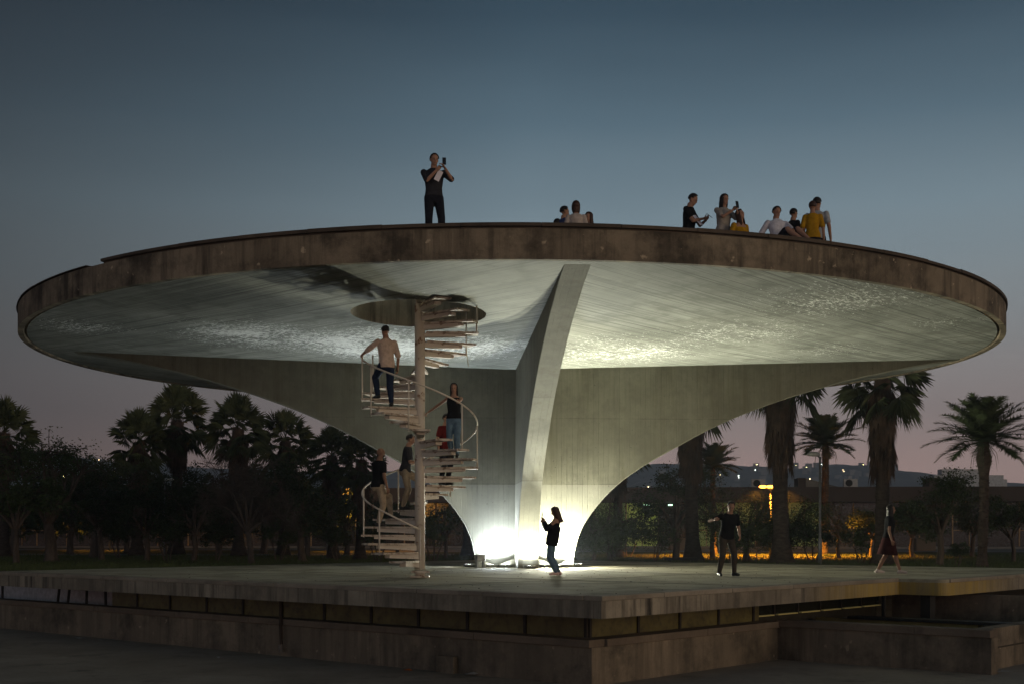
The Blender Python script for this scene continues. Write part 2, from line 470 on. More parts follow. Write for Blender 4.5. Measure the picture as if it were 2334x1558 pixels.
# four fins
PROF = [(1.43, -.05), (1.44, .25), (1.5, .6), (1.6, .92), (1.75, 1.25), (1.97, 1.58), (2.25, 1.93), (2.6, 2.29), (3.0, 2.62), (3.5, 2.96), (4.0, 3.25), (4.6, 3.58),
        (5.2, 3.91), (6.0, 4.29), (6.8, 4.62), (7.8, 4.98), (8.8, 5.29), (9.8, 5.57), (10.8, 5.79), (11.8, 6.0), (12.6, 6.12), (13.2, 6.195)]
def catmull(P, sub=4):
    P = [Vector(p) for p in P]; out = []
    for i in range(len(P) - 1):
        p0, p1, p2, p3 = P[max(i - 1, 0)], P[i], P[i + 1], P[min(i + 2, len(P) - 1)]
        for j in range(sub):
            t = j / sub
            out.append(.5 * ((2 * p1) + (p2 - p0) * t + (2 * p0 - 5 * p1 + 4 * p2 - p3) * t * t + (3 * p1 - p0 - 3 * p2 + p3) * t ** 3))
    out.append(P[-1]); return out
CUR = catmull([Vector((r, z, 0)) for r, z in PROF], 3)
for ang, r0 in ((180, 0.0), (0, 0.0), (-90, .2), (90, .2)):
    def half(z): return .30 - .035 * min(1, max(0, z / 6.2))
    cols = [(r0, -.05), ((r0 + 1.43) / 2, -.05)] + [(p.x, p.y) for p in CUR]
    bmx = bmesh.new(); prev = None
    for r, z in cols:
        zt = soffit_z(r) + .05
        q = [bmx.verts.new(p) for p in ((r, -half(z), z), (r, half(z), z), (r, half(zt), zt), (r, -half(zt), zt))]
        if prev is None: bmx.faces.new(q)
        else:
            for a in range(4): bmx.faces.new((prev[a], prev[(a + 1) % 4], q[(a + 1) % 4], q[a]))
        prev = q
    bmx.faces.new(prev[::-1])
    bmesh.ops.recalc_face_normals(bmx, faces=bmx.faces)
    mef = bpy.data.meshes.new('fin'); bmx.to_mesh(mef); bmx.free(); mef.materials.append(m_fin)
    o = link('fin', mef, canopy); o.location = (FINX, 0, 0); o.rotation_euler = (0, 0, R(ang) + PHI)
    bv = o.modifiers.new('bevel', 'BEVEL'); bv.width = .018; bv.segments = 2; bv.limit_method = 'ANGLE'; bv.angle_limit = R(60)
mb = MB(); mb.lathe([(1.563, 6.39), (1.563, 7.0), (1.74, 7.0), (1.74, 6.39)], 64, (HOLE[0], HOLE[1], 0)); mb.build('opening_kerb', m_hole, canopy)
# concrete kerb blocks that shield the lamps at the foot
FC = Vector((FINX, CD, 0))
def fin_pt(r, side, z=0):            # r along the front axis, side along the right axis
    p = FC + AXF * r + AXR * side; return (p.x, p.y, z)
m_kerb = concrete('foot_kerb_concrete', (.33, .32, .26), (.2, .19, .15), 1.2)
for (r, sd, ln, rot) in ((.42, -.86, 1.1, 0), (.42, .86, 1.1, 0)):
    p = fin_pt(r, sd)
    mb = MB(); mb.add([(-ln / 2, -.06, 0), (ln / 2, -.06, 0), (ln / 2, .06, 0), (-ln / 2, .06, 0), (-ln / 2, -.03, .26), (-.1, -.03, .08), (.1, -.03, .08), (ln / 2, -.03, .26),
                       (-ln / 2, .06, .26), (-.1, .06, .08), (.1, .06, .08), (ln / 2, .06, .26)],
                      [(0, 1, 7, 6, 5, 4), (3, 8, 9, 10, 11, 2), (4, 5, 9, 8), (5, 6, 10, 9), (6, 7, 11, 10), (0, 4, 8, 3), (1, 2, 11, 7), (3, 2, 1, 0)])
    o = mb.build('foot_kerb', m_kerb, canopy); o.location = (p[0], p[1] - CD, 0.002); o.rotation_euler = (0, 0, PHI)

# ================================================================== floodlights at the foot
m_lampbody = plain('lamp_housing', (.24, .24, .22), .5)
m_lens_c = emit('lamp_glass_cool', (.93, 1.0, .97), 30)
FLOODS = [  # px, d, colour, watts, aim (x, y, z), label
    (1070, 37.85, 'c', 500, (-.80, -.05, 1), 'low round uplight outside the left fin foot'),
    (1122, 37.43, 'c', 640, (.0, -.45, 1), 'uplight on the floor under the left fin wall, next to the box lamp'),
    (1152, 37.41, 'c', 640, (-.05, -.50, 1), 'uplight on the floor in the corner left of the front fin'),
    (1206, 36.30, 'w', 560, (.02, -.30, 1), 'uplight directly before the foot of the front fin'),
    (1243, 37.53, 'w', 2150, (.25, -.55, 1), 'uplight on the floor just right of the front fin foot'),
    (1283, 37.55, 'w', 2900, (.45, -.50, 1), 'uplight at the right fin wall behind the woman'),
    (1313, 38.1, 'w', 700, (.80, -.05, 1), 'low round uplight outside the right fin foot'),
]
def flood_col(c): return (.86, .95, 1.0) if c == 'c' else (1.0, .985, .76)
for px, d, c, w, aim, lab in FLOODS:
    t = thing('floor_uplight', lab, 'floodlight', (at(px, d), d, 0), 0, 'floor uplights round the foot of the canopy')
    mb = MB(); mb.lathe([(0.02, 0), (.13, 0), (.17, .05), (.18, .085), (.165, .085), (.15, .07), (0.01, .07)], 20); mb.build('housing', m_lampbody, t, True)
    mb = MB(); mb.lathe([(.001, .082), (.08, .08), (.15, .074)], 20); mb.build('lens', m_lens_c, t, True)
    ld = bpy.data.lights.new('uplight_beam', 'SPOT'); ld.energy = w; ld.color = flood_col(c); ld.spot_size = R(170 if c == 'c' else 172); ld.spot_blend = .9 if c == 'c' else .6; ld.shadow_soft_size = .05
    lo = bpy.data.objects.new('uplight_beam', ld); COL.objects.link(lo); lo.parent = t; lo.location = (0, 0, .12)
    lo.rotation_euler = Vector(aim).to_track_quat('-Z', 'Y').to_euler()
t = thing('box_floodlight', 'boxy floodlight on a low stand beside the left fin foot', 'floodlight', (at(1094, 37.0), 37.0, 0), R(25))
mb = MB(); mb.box((0, 0, .27), (.26, .2, .17)); mb.build('housing', m_lampbody, t, bevel=.01)
mb = MB(); mb.box((0, 0, .365), (.30, .26, .018)); mb.build('hood', m_lampbody, t)
mb = MB(); mb.box((.134, 0, .27), (.008, .15, .12)); mb.build('lens', m_lens_c, t)
mb = MB(); mb.box((-.1, 0, .09), (.04, .14, .18)); mb.box((.1, 0, .09), (.04, .14, .18)); mb.box((0, 0, .008), (.3, .2, .016)); mb.build('stand', m_lampbody, t)

# ================================================================== plinth, retaining walls, basin
UL = Vector((-.752, .659, 0)); UR = Vector((.659, .752, 0))
C0 = Vector((1.40, 20.2, 0))
SL, SR = 20.1, 20.9
def pl(a, b, z=0):                   # a metres along the left edge, b metres along the right edge
    p = C0 + UL * a + UR * b; return Vector((p.x, p.y, z))
P2 = 10.75; STEP = 1.05
def v2(v): return (v.x, v.y)
arc = []
for q in range(7):                   # rounded nose of the wider part
    th = PI / 2 * q / 6
    arc.append(pl(-STEP + .22 - .22 * math.sin(th), P2 + .22 - .22 * math.cos(th)))
outline = [pl(0, 0), pl(0, P2)] + arc + [pl(-STEP, SR), pl(SL, SR), pl(SL, 0)]
plinth = thing('concrete_plinth', 'broad flat concrete platform with cantilevered edge under the canopy', 'platform')
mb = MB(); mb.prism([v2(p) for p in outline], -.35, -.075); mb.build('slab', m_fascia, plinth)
inner = [pl(.02, .02), pl(.02, P2 + .02)] + [p + UL * .02 + UR * .02 for p in arc] + [pl(-STEP + .02, SR - .02), pl(SL - .02, SR - .02), pl(SL - .02, .02)]
mb = MB(); mb.prism([v2(p) for p in inner], -.0745, -.004); mb.build('floor_screed', m_plinth_top, plinth)
# edging blocks along the visible edges
m_edge = concrete('edging_concrete', (.40, .34, .26), (.22, .185, .14), .9, 0, 3, (.06, .05, .04), .5, .3, 26)
def edging(a, b, w=.34, first=True):
    d = (b - a); L = d.length; d.normalize(); n = Vector((-d.y, d.x, 0))
    if n.dot(pl(10, 10) - a) < 0: n = -n
    x = 0.
    while x < L - .05:
        seg = min(random.uniform(1.5, 2.3), L - x)
        if L - x - seg < .5: seg = L - x
        p, q = a + d * (x + .006), a + d * (x + seg - .006)
        o_ = random.uniform(.0, .012)
        mb = MB(); mb.prism([v2(p - n * (.015 - o_)), v2(q - n * (.015 - o_)), v2(q + n * w), v2(p + n * w)], -.072, .004 + random.uniform(0, .008))
        mb.build('edging_block', m_edge, plinth, bevel=.008)
        x += seg
random.seed(9)
edging(pl(SL, 0), pl(.36, 0)); edging(pl(0, 0), pl(0, P2))
edging(pl(-STEP, P2 + .25), pl(-STEP, SR))
# wide construction joints in the floor
for a in (5.0, 10.0, 15.0):
    mb = MB(); mb.prism([v2(pl(a, .4)), v2(pl(a + .03, .4)), v2(pl(a + .03, SR - .1)), v2(pl(a, SR - .1))], -.0035, -.001); mb.build('floor_joint', plain('joint_dirt%d' % a, (.06, .055, .045), .9), plinth)
for b in (5.2, 10.4, 15.6):
    mb = MB(); mb.prism([v2(pl(.4, b)), v2(pl(SL - .1, b)), v2(pl(SL - .1, b + .03)), v2(pl(.4, b + .03))], -.0035, -.0005); mb.build('floor_joint', plain('joint_dirt_b%d' % b, (.06, .055, .045), .9), plinth)

ZB = -1.55
IN = .84
WB = 6.95                            # where the light well begins on the right-hand side
def wall(name, label, a, b, z0, z1, th, mat, cop=None, copz=.13, over=.06, cat='wall', joints=()):
    t = thing(name, label, cat)
    d = (b - a); L = d.length; d.normalize(); n = Vector((d.y, -d.x, 0))      # n points out of the right-hand side of a->b
    mb = MB(); mb.prism([v2(a), v2(b), v2(b - n * th), v2(a - n * th)], z0, z1); mb.build('wall_body', mat, t)
    if cop:
        x = 0.
        while x < L - .05:
            seg = min(random.uniform(2.6, 3.4), L - x)
            if L - x - seg < .8: seg = L - x
            p, q = a + d * (x + .004), a + d * (x + seg - .004)
            mb = MB(); mb.prism([v2(p + n * over), v2(q + n * over), v2(q - n * (th + .02)), v2(p - n * (th + .02))], z1 + .002, z1 + copz); mb.build('coping_block', cop, t, bevel=.01)
            x += seg
    return t
ZC = -.91
w1 = wall('retaining_wall', 'long brown retaining wall under the left edge of the platform', pl(SL + 8, IN), pl(IN, IN), ZB - .05, ZC, .35, m_wall, m_ledge)
w2 = wall('retaining_wall', 'retaining wall under the right edge of the platform, up to the light well', pl(IN, IN + .352), pl(IN, WB), ZB - .05, ZC, .345, m_wall, m_ledge)
WE = pl(IN - 4.32, WB)
w3 = wall('light_well_wall', 'dark low wall with thick coping closing off the sunken light well', pl(IN, WB), WE, ZB - .05, ZC + .02, .3, m_wall, m_ledge, .14, .05)
w4 = wall('light_well_wall', 'pale brown wall running off at the lower right corner of the picture', WE + UL * .3 + UR * .3, WE + UL * .3 + UR * 14, ZB - .05, -.78, .3, m_wall)
mb = MB(); a, b = WE + UL * .3 + UR * .31, WE + UL * .3 + UR * 14
mb.prism([v2(a - UL * .004), v2(b - UL * .004), v2(b), v2(a)], -1.16, -1.13); mb.build('groove', plain('groove_dirt', (.05, .04, .03), .9), w4)
# small pilaster and drain pipe on the long wall
mb = MB(); p = pl(3.9, IN); q = pl(4.35, IN); mb.prism([v2(p), v2(q), v2(q - UR * .12), v2(p - UR * .12)], ZB - .02, -1.24); mb.build('buttress', m_wall, w1, bevel=.02)
t = thing('drain_pipe', 'thin rusty drain pipe hanging on the long retaining wall', 'pipe')
p = pl(8.85, IN - .1, 0); mb = MB(); mb.tube([(p.x, p.y, -.40), (p.x, p.y, -.95), (p.x + .02, p.y - .02, -1.42)], .035, 8); mb.build('pipe', plain('rusty_pipe', (.05, .035, .025), .8), t)
mb = MB(); mb.tube([(p.x, p.y - .02, -1.30), (p.x + .02, p.y - .03, -1.45)], .05, 8); mb.build('pipe_end', plain('chipped_pipe', (.15, .13, .11), .8), t)

# glazed strip of the basement under the slab
k = Nodes('dim_yellow_wired_glass'); o_ = k.obj()
cc = k.mix(k.rng(k.noise(o_, 2.2, 6, .65), .3, .7), (.075, .06, .018), (.17, .145, .045)); cc = k.mix(k.rng(k.noise(o_, 7, 4, .6), .5, .7, 0, .6), cc, (.03, .024, .012))
k.bump(k.noise(o_, 40, 2, .5), .2, .01)
m_glass_y = k.done(cc, .35, .4)
m_frame = plain('window_frame_paint', (.03, .024, .02), .6)
strip = thing('basement_window_strip', 'row of dull yellow basement panes in the shadow under the platform', 'window')
def panes(a0, a1, left=True, step=1.35, inset=1.22, lean=0):
    x = a0; i = 0
    while x < a1 - .2:
        w = min(step * random.uniform(.94, 1.06), a1 - x)
        f = (lambda s, off: pl(s, inset + off)) if left else (lambda s, off: pl(inset + off, s))
        p, q = f(x + .03, 0), f(x + w - .03, 0); p2, q2 = f(x + .03, .02), f(x + w - .03, .02)
        mb = MB(); mb.prism([v2(p), v2(q), v2(q2), v2(p2)], -.84, -.36); mb.build('pane', m_glass_y, strip)
        p, q = f(x - .03, -.03), f(x + .03, -.03); p2, q2 = f(x - .03, .05), f(x + .03, .05)
        mb = MB(); mb.prism([v2(p), v2(q), v2(q2), v2(p2)], -.86, -.352); mb.build('mullion', m_frame, strip)
        x += w; i += 1
panes(1.25, 16.0, True); panes(1.27, 6.9, False)
# dark core of the basement behind the panes, and the open left end with posts in front of a pale panel standing in for lit ground
m_core = plain('basement_dark_wall', (.035, .03, .022), .9)
mb = MB(); mb.prism([v2(pl(1.45, 1.45)), v2(pl(1.45, 7.1)), v2(pl(4.6, 7.1)), v2(pl(4.6, 18)), v2(pl(16, 18)), v2(pl(16, 1.45))], ZB, -.36); core = mb.build('basement_wall', m_core); tag(core, 'dark basement wall behind the row of panes', 'wall')
pw = MB(); pw.prism([v2(pl(16.1, 2.2)), v2(pl(30, 2.2)), v2(pl(30, 2.4)), v2(pl(16.1, 2.4))], -1.3, -.5); tag(pw.build('pale_panel', plain('lit_ground_pale', (.42, .42, .45), .8)), 'pale panel standing in for lit ground in the gap under the far left platform edge', 'wall')
for i, (a, tl) in enumerate(((16.4, 0), (17.3, .02), (18.2, .06), (18.7, .06), (21.6, 0))):
    p = pl(a, 1.3); mb = MB(); mb.tube([(p.x, p.y, -.88), (p.x + tl, p.y, -.352)], .035, 6)
    tag(mb.build('slab_post', m_dark), ['slim dark post next to the end of the pane row, under the platform', 'second slim dark post from the pane row, under the platform', 'third slim dark post under the platform, leaning', 'fourth slim post under the platform, close to its leaning neighbour', 'lone slim dark post at the far left under the platform'][i], 'post')
# light well on the right: rows of dark glazing set back, a strip of dim light below them, inner walls, beams
m_ywall = concrete('lamplit_well_wall', (.42, .33, .13), (.25, .19, .08), .7, .5, 2.5, (.05, .04, .02), .4)  # yellow light from lamps under the slab, put into the wall colour
strip2 = thing('basement_window_strip', 'row of dark glazed panes above the light well on the right', 'window')
x = 6.95; m_dglass = plain('dark_glass', (.02, .02, .014), .12, spec=.5); m_lit_gap = emit('lit_gap_under_panes', (.55, .46, .18), .05)
while x < 12.6:
    p, q = pl(1.5, x + .03), pl(1.5, x + .97)
    mb = MB(); mb.prism([v2(p), v2(q), v2(q + UL * .02), v2(p + UL * .02)], -.70, -.36); mb.build('pane', m_dglass, strip2)
    p, q = pl(1.47, x - .03), pl(1.47, x + .03)
    mb = MB(); mb.prism([v2(p), v2(q), v2(q + UL * .08), v2(p + UL * .08)], -.74, -.352); mb.build('mullion', m_frame, strip2)
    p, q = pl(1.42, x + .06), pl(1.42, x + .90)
    mb = MB(); mb.prism([v2(p), v2(q), v2(q + UL * .10), v2(p + UL * .10)], -.735, -.712); mb.build('lit_gap', m_lit_gap, strip2)  # glowing strip for the lit interior showing through the gap
    x += 1.0
mb = MB(); mb.prism([v2(pl(1.75, 7.2)), v2(pl(1.75, 13)), v2(pl(1.6, 13)), v2(pl(1.6, 7.2))], ZB, -.36); tag(mb.build('basement_wall', m_core), 'dark wall behind the panes of the light well', 'wall')
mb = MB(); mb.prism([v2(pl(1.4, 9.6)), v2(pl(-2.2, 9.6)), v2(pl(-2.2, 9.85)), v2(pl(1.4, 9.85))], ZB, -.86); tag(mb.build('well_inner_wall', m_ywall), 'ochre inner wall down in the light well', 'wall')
mb = MB(); mb.prism([v2(pl(1.3, 13.2)), v2(pl(-6, 13.2)), v2(pl(-6, 13.4)), v2(pl(1.3, 13.4))], ZB, -.42); tag(mb.build('well_end_wall', m_wall), 'brown end wall at the back of the light well', 'wall')
mb = MB(); mb.prism([v2(pl(.6, 9.5)), v2(pl(-3.9, 9.5)), v2(pl(-3.9, 9.9)), v2(pl(.6, 9.9))], -.845, -.79); tag(mb.build('well_beam', m_dark), 'thin dark concrete plank lying across the light well', 'beam')
mb = MB(); a = pl(-STEP + .45, P2 + .25); mb.prism([v2(a), v2(a + UR * .28), v2(a + UR * .28 + UL * .22), v2(a + UL * .22)], ZB, -.352); tag(mb.build('well_pier', m_dark), 'dark pier under the rounded platform corner', 'pillar')
mb = MB(); a = pl(.1, P2 - .5); mb.prism([v2(a), v2(a + UR * .07), v2(a + UR * .07 + UL * .07), v2(a + UL * .07)], -.84, -.352); tag(mb.build('well_post', m_dark), 'slim dark post standing on the plank of the light well', 'post')
# basin floor
mb = MB(); mb.add([(-400, -60, ZB), (400, -60, ZB), (400, 420, ZB), (-400, 420, ZB)], [(0, 1, 2, 3)]); tag(mb.build('basin_floor', m_floor), kind='structure')
# litter on basin floor
m_lit = plain('litter_pale', (.45, .43, .40), .8); m_lit2 = plain('litter_orange', (.4, .12, .04), .8)
for i, (px, py, s, mt, lab) in enumerate(((180, 1455, .07, m_lit, 'scrap of pale litter on the dark basin floor, far left'), (230, 1459, .05, m_lit, 'small pale scrap on the basin floor near the crack in the long wall'), (500, 1499, .06, m_lit, 'crumpled pale scrap on the basin floor below the drain pipe'),
    (932, 1527, .07, m_lit2, 'orange scrap lying at the foot of the long wall'), (1079, 1537, .10, m_lit, 'white crumpled paper on the basin floor by the buttress'), (2282, 1534, .09, m_lit, 'pale scrap on the basin floor at the lower right wall end'))):
    d = 2.55 * F_ / (py - YH); mb = MB()
    rr = random.Random(i); mb.add([(rr.uniform(-1, 1) * s + sx * s, rr.uniform(-.5, .5) * s + sy * s, rr.uniform(.002, .6) * s) for sx, sy in ((-1, -1), (1, -1), (1.2, .6), (0, 1.1), (-1, .5))] + [(0, 0, s * .5)], [(0, 1, 5), (1, 2, 5), (2, 3, 5), (3, 4, 5), (4, 0, 5)])
    o = mb.build('litter_scrap', mt); o.location = (at(px, d), d, ZB + .004); tag(o, lab, 'litter', 'litter on the basin floor')

rc = random.Random(31); m_crack = plain('crack_dirt', (.07, .06, .045), .95)
for a_, b_, da, db, n_ in ((2.2, 1.2, .9, .12, 7), (1.0, 5.0, .35, .7, 6), (7.5, 1.0, .25, .8, 6), (4.0, 7.4, .8, .25, 7), (1.2, 9.2, .7, .1, 6), (9.0, 4.0, .85, .3, 6)):
    pts = []
    for q in range(n_): pts.append(pl(a_, b_, 0)); a_ += da * rc.uniform(.4, 1.2) + rc.uniform(-.15, .15); b_ += db * rc.uniform(.4, 1.2) + rc.uniform(-.2, .2)
    vv = []
    for q, p_ in enumerate(pts):
        w_ = .004 + .009 * math.sin(PI * (q + .3) / n_); vv += [(p_.x - w_ * .6, p_.y - w_, -.0032), (p_.x + w_ * .6, p_.y + w_, -.0032)]
    mb = MB(); mb.add(vv, [(2 * q, 2 * q + 2, 2 * q + 3, 2 * q + 1) for q in range(n_ - 1)]); mb.build('floor_crack', m_crack, plinth)
# blown dirt, gravel and leaf crumbs on the platform floor
rd = random.Random(8); mb = MB()
for _ in range(300):
    a_, b_ = rd.uniform(.4, 14), rd.uniform(.4, 16)
    p = pl(a_, b_); s_ = rd.uniform(.005, .018)
    mb.add([(p.x - s_, p.y, 0), (p.x, p.y - s_ * .7, 0), (p.x + s_ * 1.2, p.y + s_ * .2, 0), (p.x, p.y + s_ * .8, 0), (p.x + rd.uniform(-.4, .4) * s_, p.y, s_ * rd.uniform(.5, 1.0))], [(0, 1, 4), (1, 2, 4), (2, 3, 4), (3, 0, 4)])
tag(mb.build('floor_debris', plain('dirt_crumbs', (.06, .048, .034), .9)), 'scattered dirt and leaf crumbs on the platform floor', 'debris', kind='stuff')

# ================================================================== spiral staircase
def stair_paint():
    k = Nodes('cream_paint_with_rust'); o = k.obj()
    a = k.noise(o, 3.0, 6, .7); b = k.noise(o, 14, 5, .7)
    c = k.mix(k.rng(k.noise(o, 1.3, 4, .6), .3, .7), (.50, .44, .36), (.66, .60, .52))
    c = k.mix(k.rng(a, .57, .64), c, (.19, .10, .055))
    c = k.mix(k.rng(b, .66, .74, 0, .7), c, (.12, .06, .035))
    k.bump(b, .3, .01)
    return k.done(c, .6, .4)
m_spaint = stair_paint()
k = Nodes('rusty_tread_plate'); o_ = k.obj()
c = k.mix(k.rng(k.noise(o_, 5, 6, .7), .47, .66), (.55, .48, .40), (.15, .095, .06)); k.bump(k.noise(o_, 30, 4, .6), .4, .01)
m_tread = k.done(c, .7, .3)
stair = thing('spiral_staircase', 'cream painted rusty spiral staircase rising through the round opening', 'staircase', (STX, STY, 0))
RISE, DA, I0, NT = .19, 22.5, 5.2, 33
def t_ang(i): return R(180 - DA * (i - I0))
mb = MB(); mb.tube([(0, 0, 0), (0, 0, 6.75)], .115, 24); mb.build('centre_pole', m_spaint, stair, True)
mb = MB(); mb.box((0, 0, .02), (.42, .42, .04)); mb.build('base_plate', m_spaint, stair, bevel=.005)
def wedge(mb, r0, r1, w0, w1, z0, z1, skew=0.):
    return mb.add([(r0, -w0, z0), (r1, -w1, z0), (r1, w1, z0), (r0, w0, z0), (r0, -w0, z1), (r1, -w1, z1), (r1, w1, z1), (r0, w0, z1)],
                  [(3, 2, 1, 0), (4, 5, 6, 7), (0, 1, 5, 4), (1, 2, 6, 5), (2, 3, 7, 6), (3, 0, 4, 7)])
mb = MB(); wedge(mb, .14, 1.31, .09, .20, -.045, 0); tread_me = mb.mesh('tread', m_tread)
mb = MB()
mb.add([(.10, -.055, -.16), (1.02, -.075, -.12), (1.02, .075, -.12), (.10, .055, -.16), (.10, -.055, -.048), (1.02, -.075, -.048), (1.02, .075, -.048), (.10, .055, -.048)],
       [(3, 2, 1, 0), (4, 5, 6, 7), (0, 1, 5, 4), (1, 2, 6, 5), (2, 3, 7, 6), (3, 0, 4, 7)])
brk_me = mb.mesh('bracket', m_spaint)
random.seed(21)
for i in range(1, NT + 1):
    o = link('tread', tread_me, stair); o.location = (0, 0, RISE * i); o.rotation_euler = (R(random.uniform(-.8, .8)), R(random.uniform(-.6, .9)), t_ang(i) + R(random.uniform(-1.2, 1.2)))
    b = link('bracket', brk_me, o)
    if i % 4 == 1: b.scale = (1.0, 1.25, .8)
mb = MB(); mb.tube([(0, 0, 0), (0, 0, 1)], .017, 8); post_me = mb.mesh('baluster', m_spaint, True)
for i, h, r in ((1, .92, .75), (3, .93, 1.25), (5.5, .95, 1.29), (8, .95, 1.29), (10.5, .95, 1.29), (13, .95, 1.29), (15, .95, 1.29), (17.5, .95, 1.29), (19.5, .95, 1.29), (21, .95, 1.29), (22.5, .8, 1.29), (25, .82, 1.29), (27.5, .85, 1.29), (29.5, .9, 1.29)):
    a = t_ang(i); o = link('baluster', post_me, stair); o.location = (math.cos(a) * r, math.sin(a) * r, RISE * int(i) - .06); o.scale = (1, 1, h + .06 + RISE * (i - int(i)))
pts = []
for q in range(0, 190):
    i = 3.0 + (21.4 - 3.0) * q / 189
    a = t_ang(i); pts.append((math.cos(a) * 1.29, math.sin(a) * 1.29, RISE * i + .95))
mb = MB(); mb.tube([(math.cos(t_ang(1)) * .75, math.sin(t_ang(1)) * .75, 1.07), (math.cos(t_ang(2)) * 1.0, math.sin(t_ang(2)) * 1.0, 1.25)] + pts, .02, 8); mb.build('handrail', m_spaint, stair, True)
m_straw = plain('frayed_rope', (.5, .45, .3), .9)
a = t_ang(28); p = Vector((math.cos(a) * 1.15, math.sin(a) * 1.15, RISE * 28 - .04))
mb = MB(); mb.tube([p, p + Vector((.02, 0, -.25)), p + Vector((.05, .02, -.48))], .008, 5); o = mb.build('rope_end', m_straw, stair)

# ================================================================== people
def cloth(name, col, var=.2, scale=14, rough=.85):
    k = Nodes(name); o = k.obj()
    f = k.noise(o, scale, 4, .6); g = k.noise(k.mapping(o, (9, 9, 3.2)), 1, 4, .6)
    c = k.mix(k.rng(f, .3, .7), tuple(x * (1 - var) for x in col), tuple(x * (1 + var) for x in col))
    k.bump(g, .4, .02)
    return k.done(c, .95, .04)
m_skin = plain('skin', (.33, .19, .13), .7, .08, 30)
m_skin2 = plain('skin_tanned', (.24, .135, .09), .7, .08, 30)
m_hair_d = plain('dark_hair', (.012, .009, .008), .5, .3, 40, .3)
m_hair_b = plain('brown_hair', (.045, .02, .012), .5, .3, 40, .3)
m_eye = plain('eye_dark', (.01, .008, .006), .3)
m_lip = plain('lip', (.22, .09, .075), .5)
m_black = cloth('black_cotton', (.012, .012, .014)); m_navy = cloth('navy_trousers', (.014, .015, .022)); m_darkshirt = cloth('charcoal_shirt', (.03, .03, .036))
m_beige = cloth('beige_top', (.52, .41, .34)); m_jean = cloth('dark_denim', (.02, .03, .06)); m_denim = cloth('blue_denim', (.10, .16, .22)); m_khaki = cloth('khaki_cotton', (.34, .27, .19))
m_blue = cloth('blue_tshirt', (.05, .065, .16)); m_cream = cloth('cream_blouse', (.42, .37, .33)); m_grey = cloth('grey_tshirt', (.30, .28, .25)); m_must = cloth('mustard_top', (.36, .20, .012))
m_white = cloth('white_shirt', (.55, .55, .6)); m_red = cloth('red_top', (.10, .012, .012)); m_pale = cloth('pale_grey_tshirt', (.34, .36, .37)); m_floral = cloth('black_floral_top', (.015, .014, .016), .8, 9)
m_shoe_d = plain('dark_shoe', (.02, .02, .02), .5); m_shoe_p = plain('pink_trainers', (.62, .42, .38), .6); m_shoe_w = plain('pale_sandal', (.5, .42, .38), .6)
m_phone = plain('phone_black', (.012, .012, .014), .25, spec=.5); m_paper = plain('paper', (.68, .66, .72), .8, .06)

def rotx(a): return Matrix.Rotation(a, 3, 'X')
def rotz(a): return Matrix.Rotation(a, 3, 'Z')
def ik(a, b, l1, l2, pole):
    a, b, pole = Vector(a), Vector(b), Vector(pole)
    d = b - a; L = min(d.length, (l1 + l2) * .999); d.normalize(); b2 = a + d * L
    x = (l1 * l1 - l2 * l2 + L * L) / (2 * L); h = math.sqrt(max(0, l1 * l1 - x * x))
    p = pole - d * pole.dot(d)
    if p.length < 1e-6: p = Vector((0, 1, 0))
    p.normalize()
    return a + d * x + p * h, b2
def limb(mb, pts, rad, n=12):
    """tapered limb with rounded ends"""
    P, Q = [], []
    for i in range(len(pts) - 1):
        a, b = Vector(pts[i]), Vector(pts[i + 1])
        for j in range(5):
            t = j / 5; P.append(a.lerp(b, t)); Q.append(rad[i] + (rad[i + 1] - rad[i]) * t)
    P.append(Vector(pts[-1])); Q.append(rad[-1])
    mb.tube(P, Q, n)
    for p, r in zip(pts, rad): mb.ball(p, r, 12, 8)
def loft(mb, rings, M, org, n=18):
    vs_, fs = [], []
    for (h, wx, wy, dy) in rings:
        for j in range(n):
            th = 2 * PI * j / n
            c_, s_ = math.cos(th), math.sin(th)
            e = 2 / 2.5
            vs_.append(org + M @ Vector((math.copysign(abs(c_) ** e, c_) * wx, math.copysign(abs(s_) ** e, s_) * wy + dy, h)))
    for i in range(len(rings) - 1):
        for j in range(n): fs.append((i * n + j, i * n + (j + 1) % n, (i + 1) * n + (j + 1) % n, (i + 1) * n + j))
    fs.append(tuple(range(n - 1, -1, -1))); fs.append(tuple(range((len(rings) - 1) * n, len(rings) * n)))
    mb.add(vs_, fs)
def skin_over(mb, voxel=.013, smooth=4):
    me = mb.mesh('lump', m_skin)
    out = evaluated(me, [('REMESH', dict(mode='VOXEL', voxel_size=voxel)), ('SMOOTH', dict(factor=.5, iterations=smooth))])
    out.polygons.foreach_set('use_smooth', [True] * len(out.polygons))
    return out
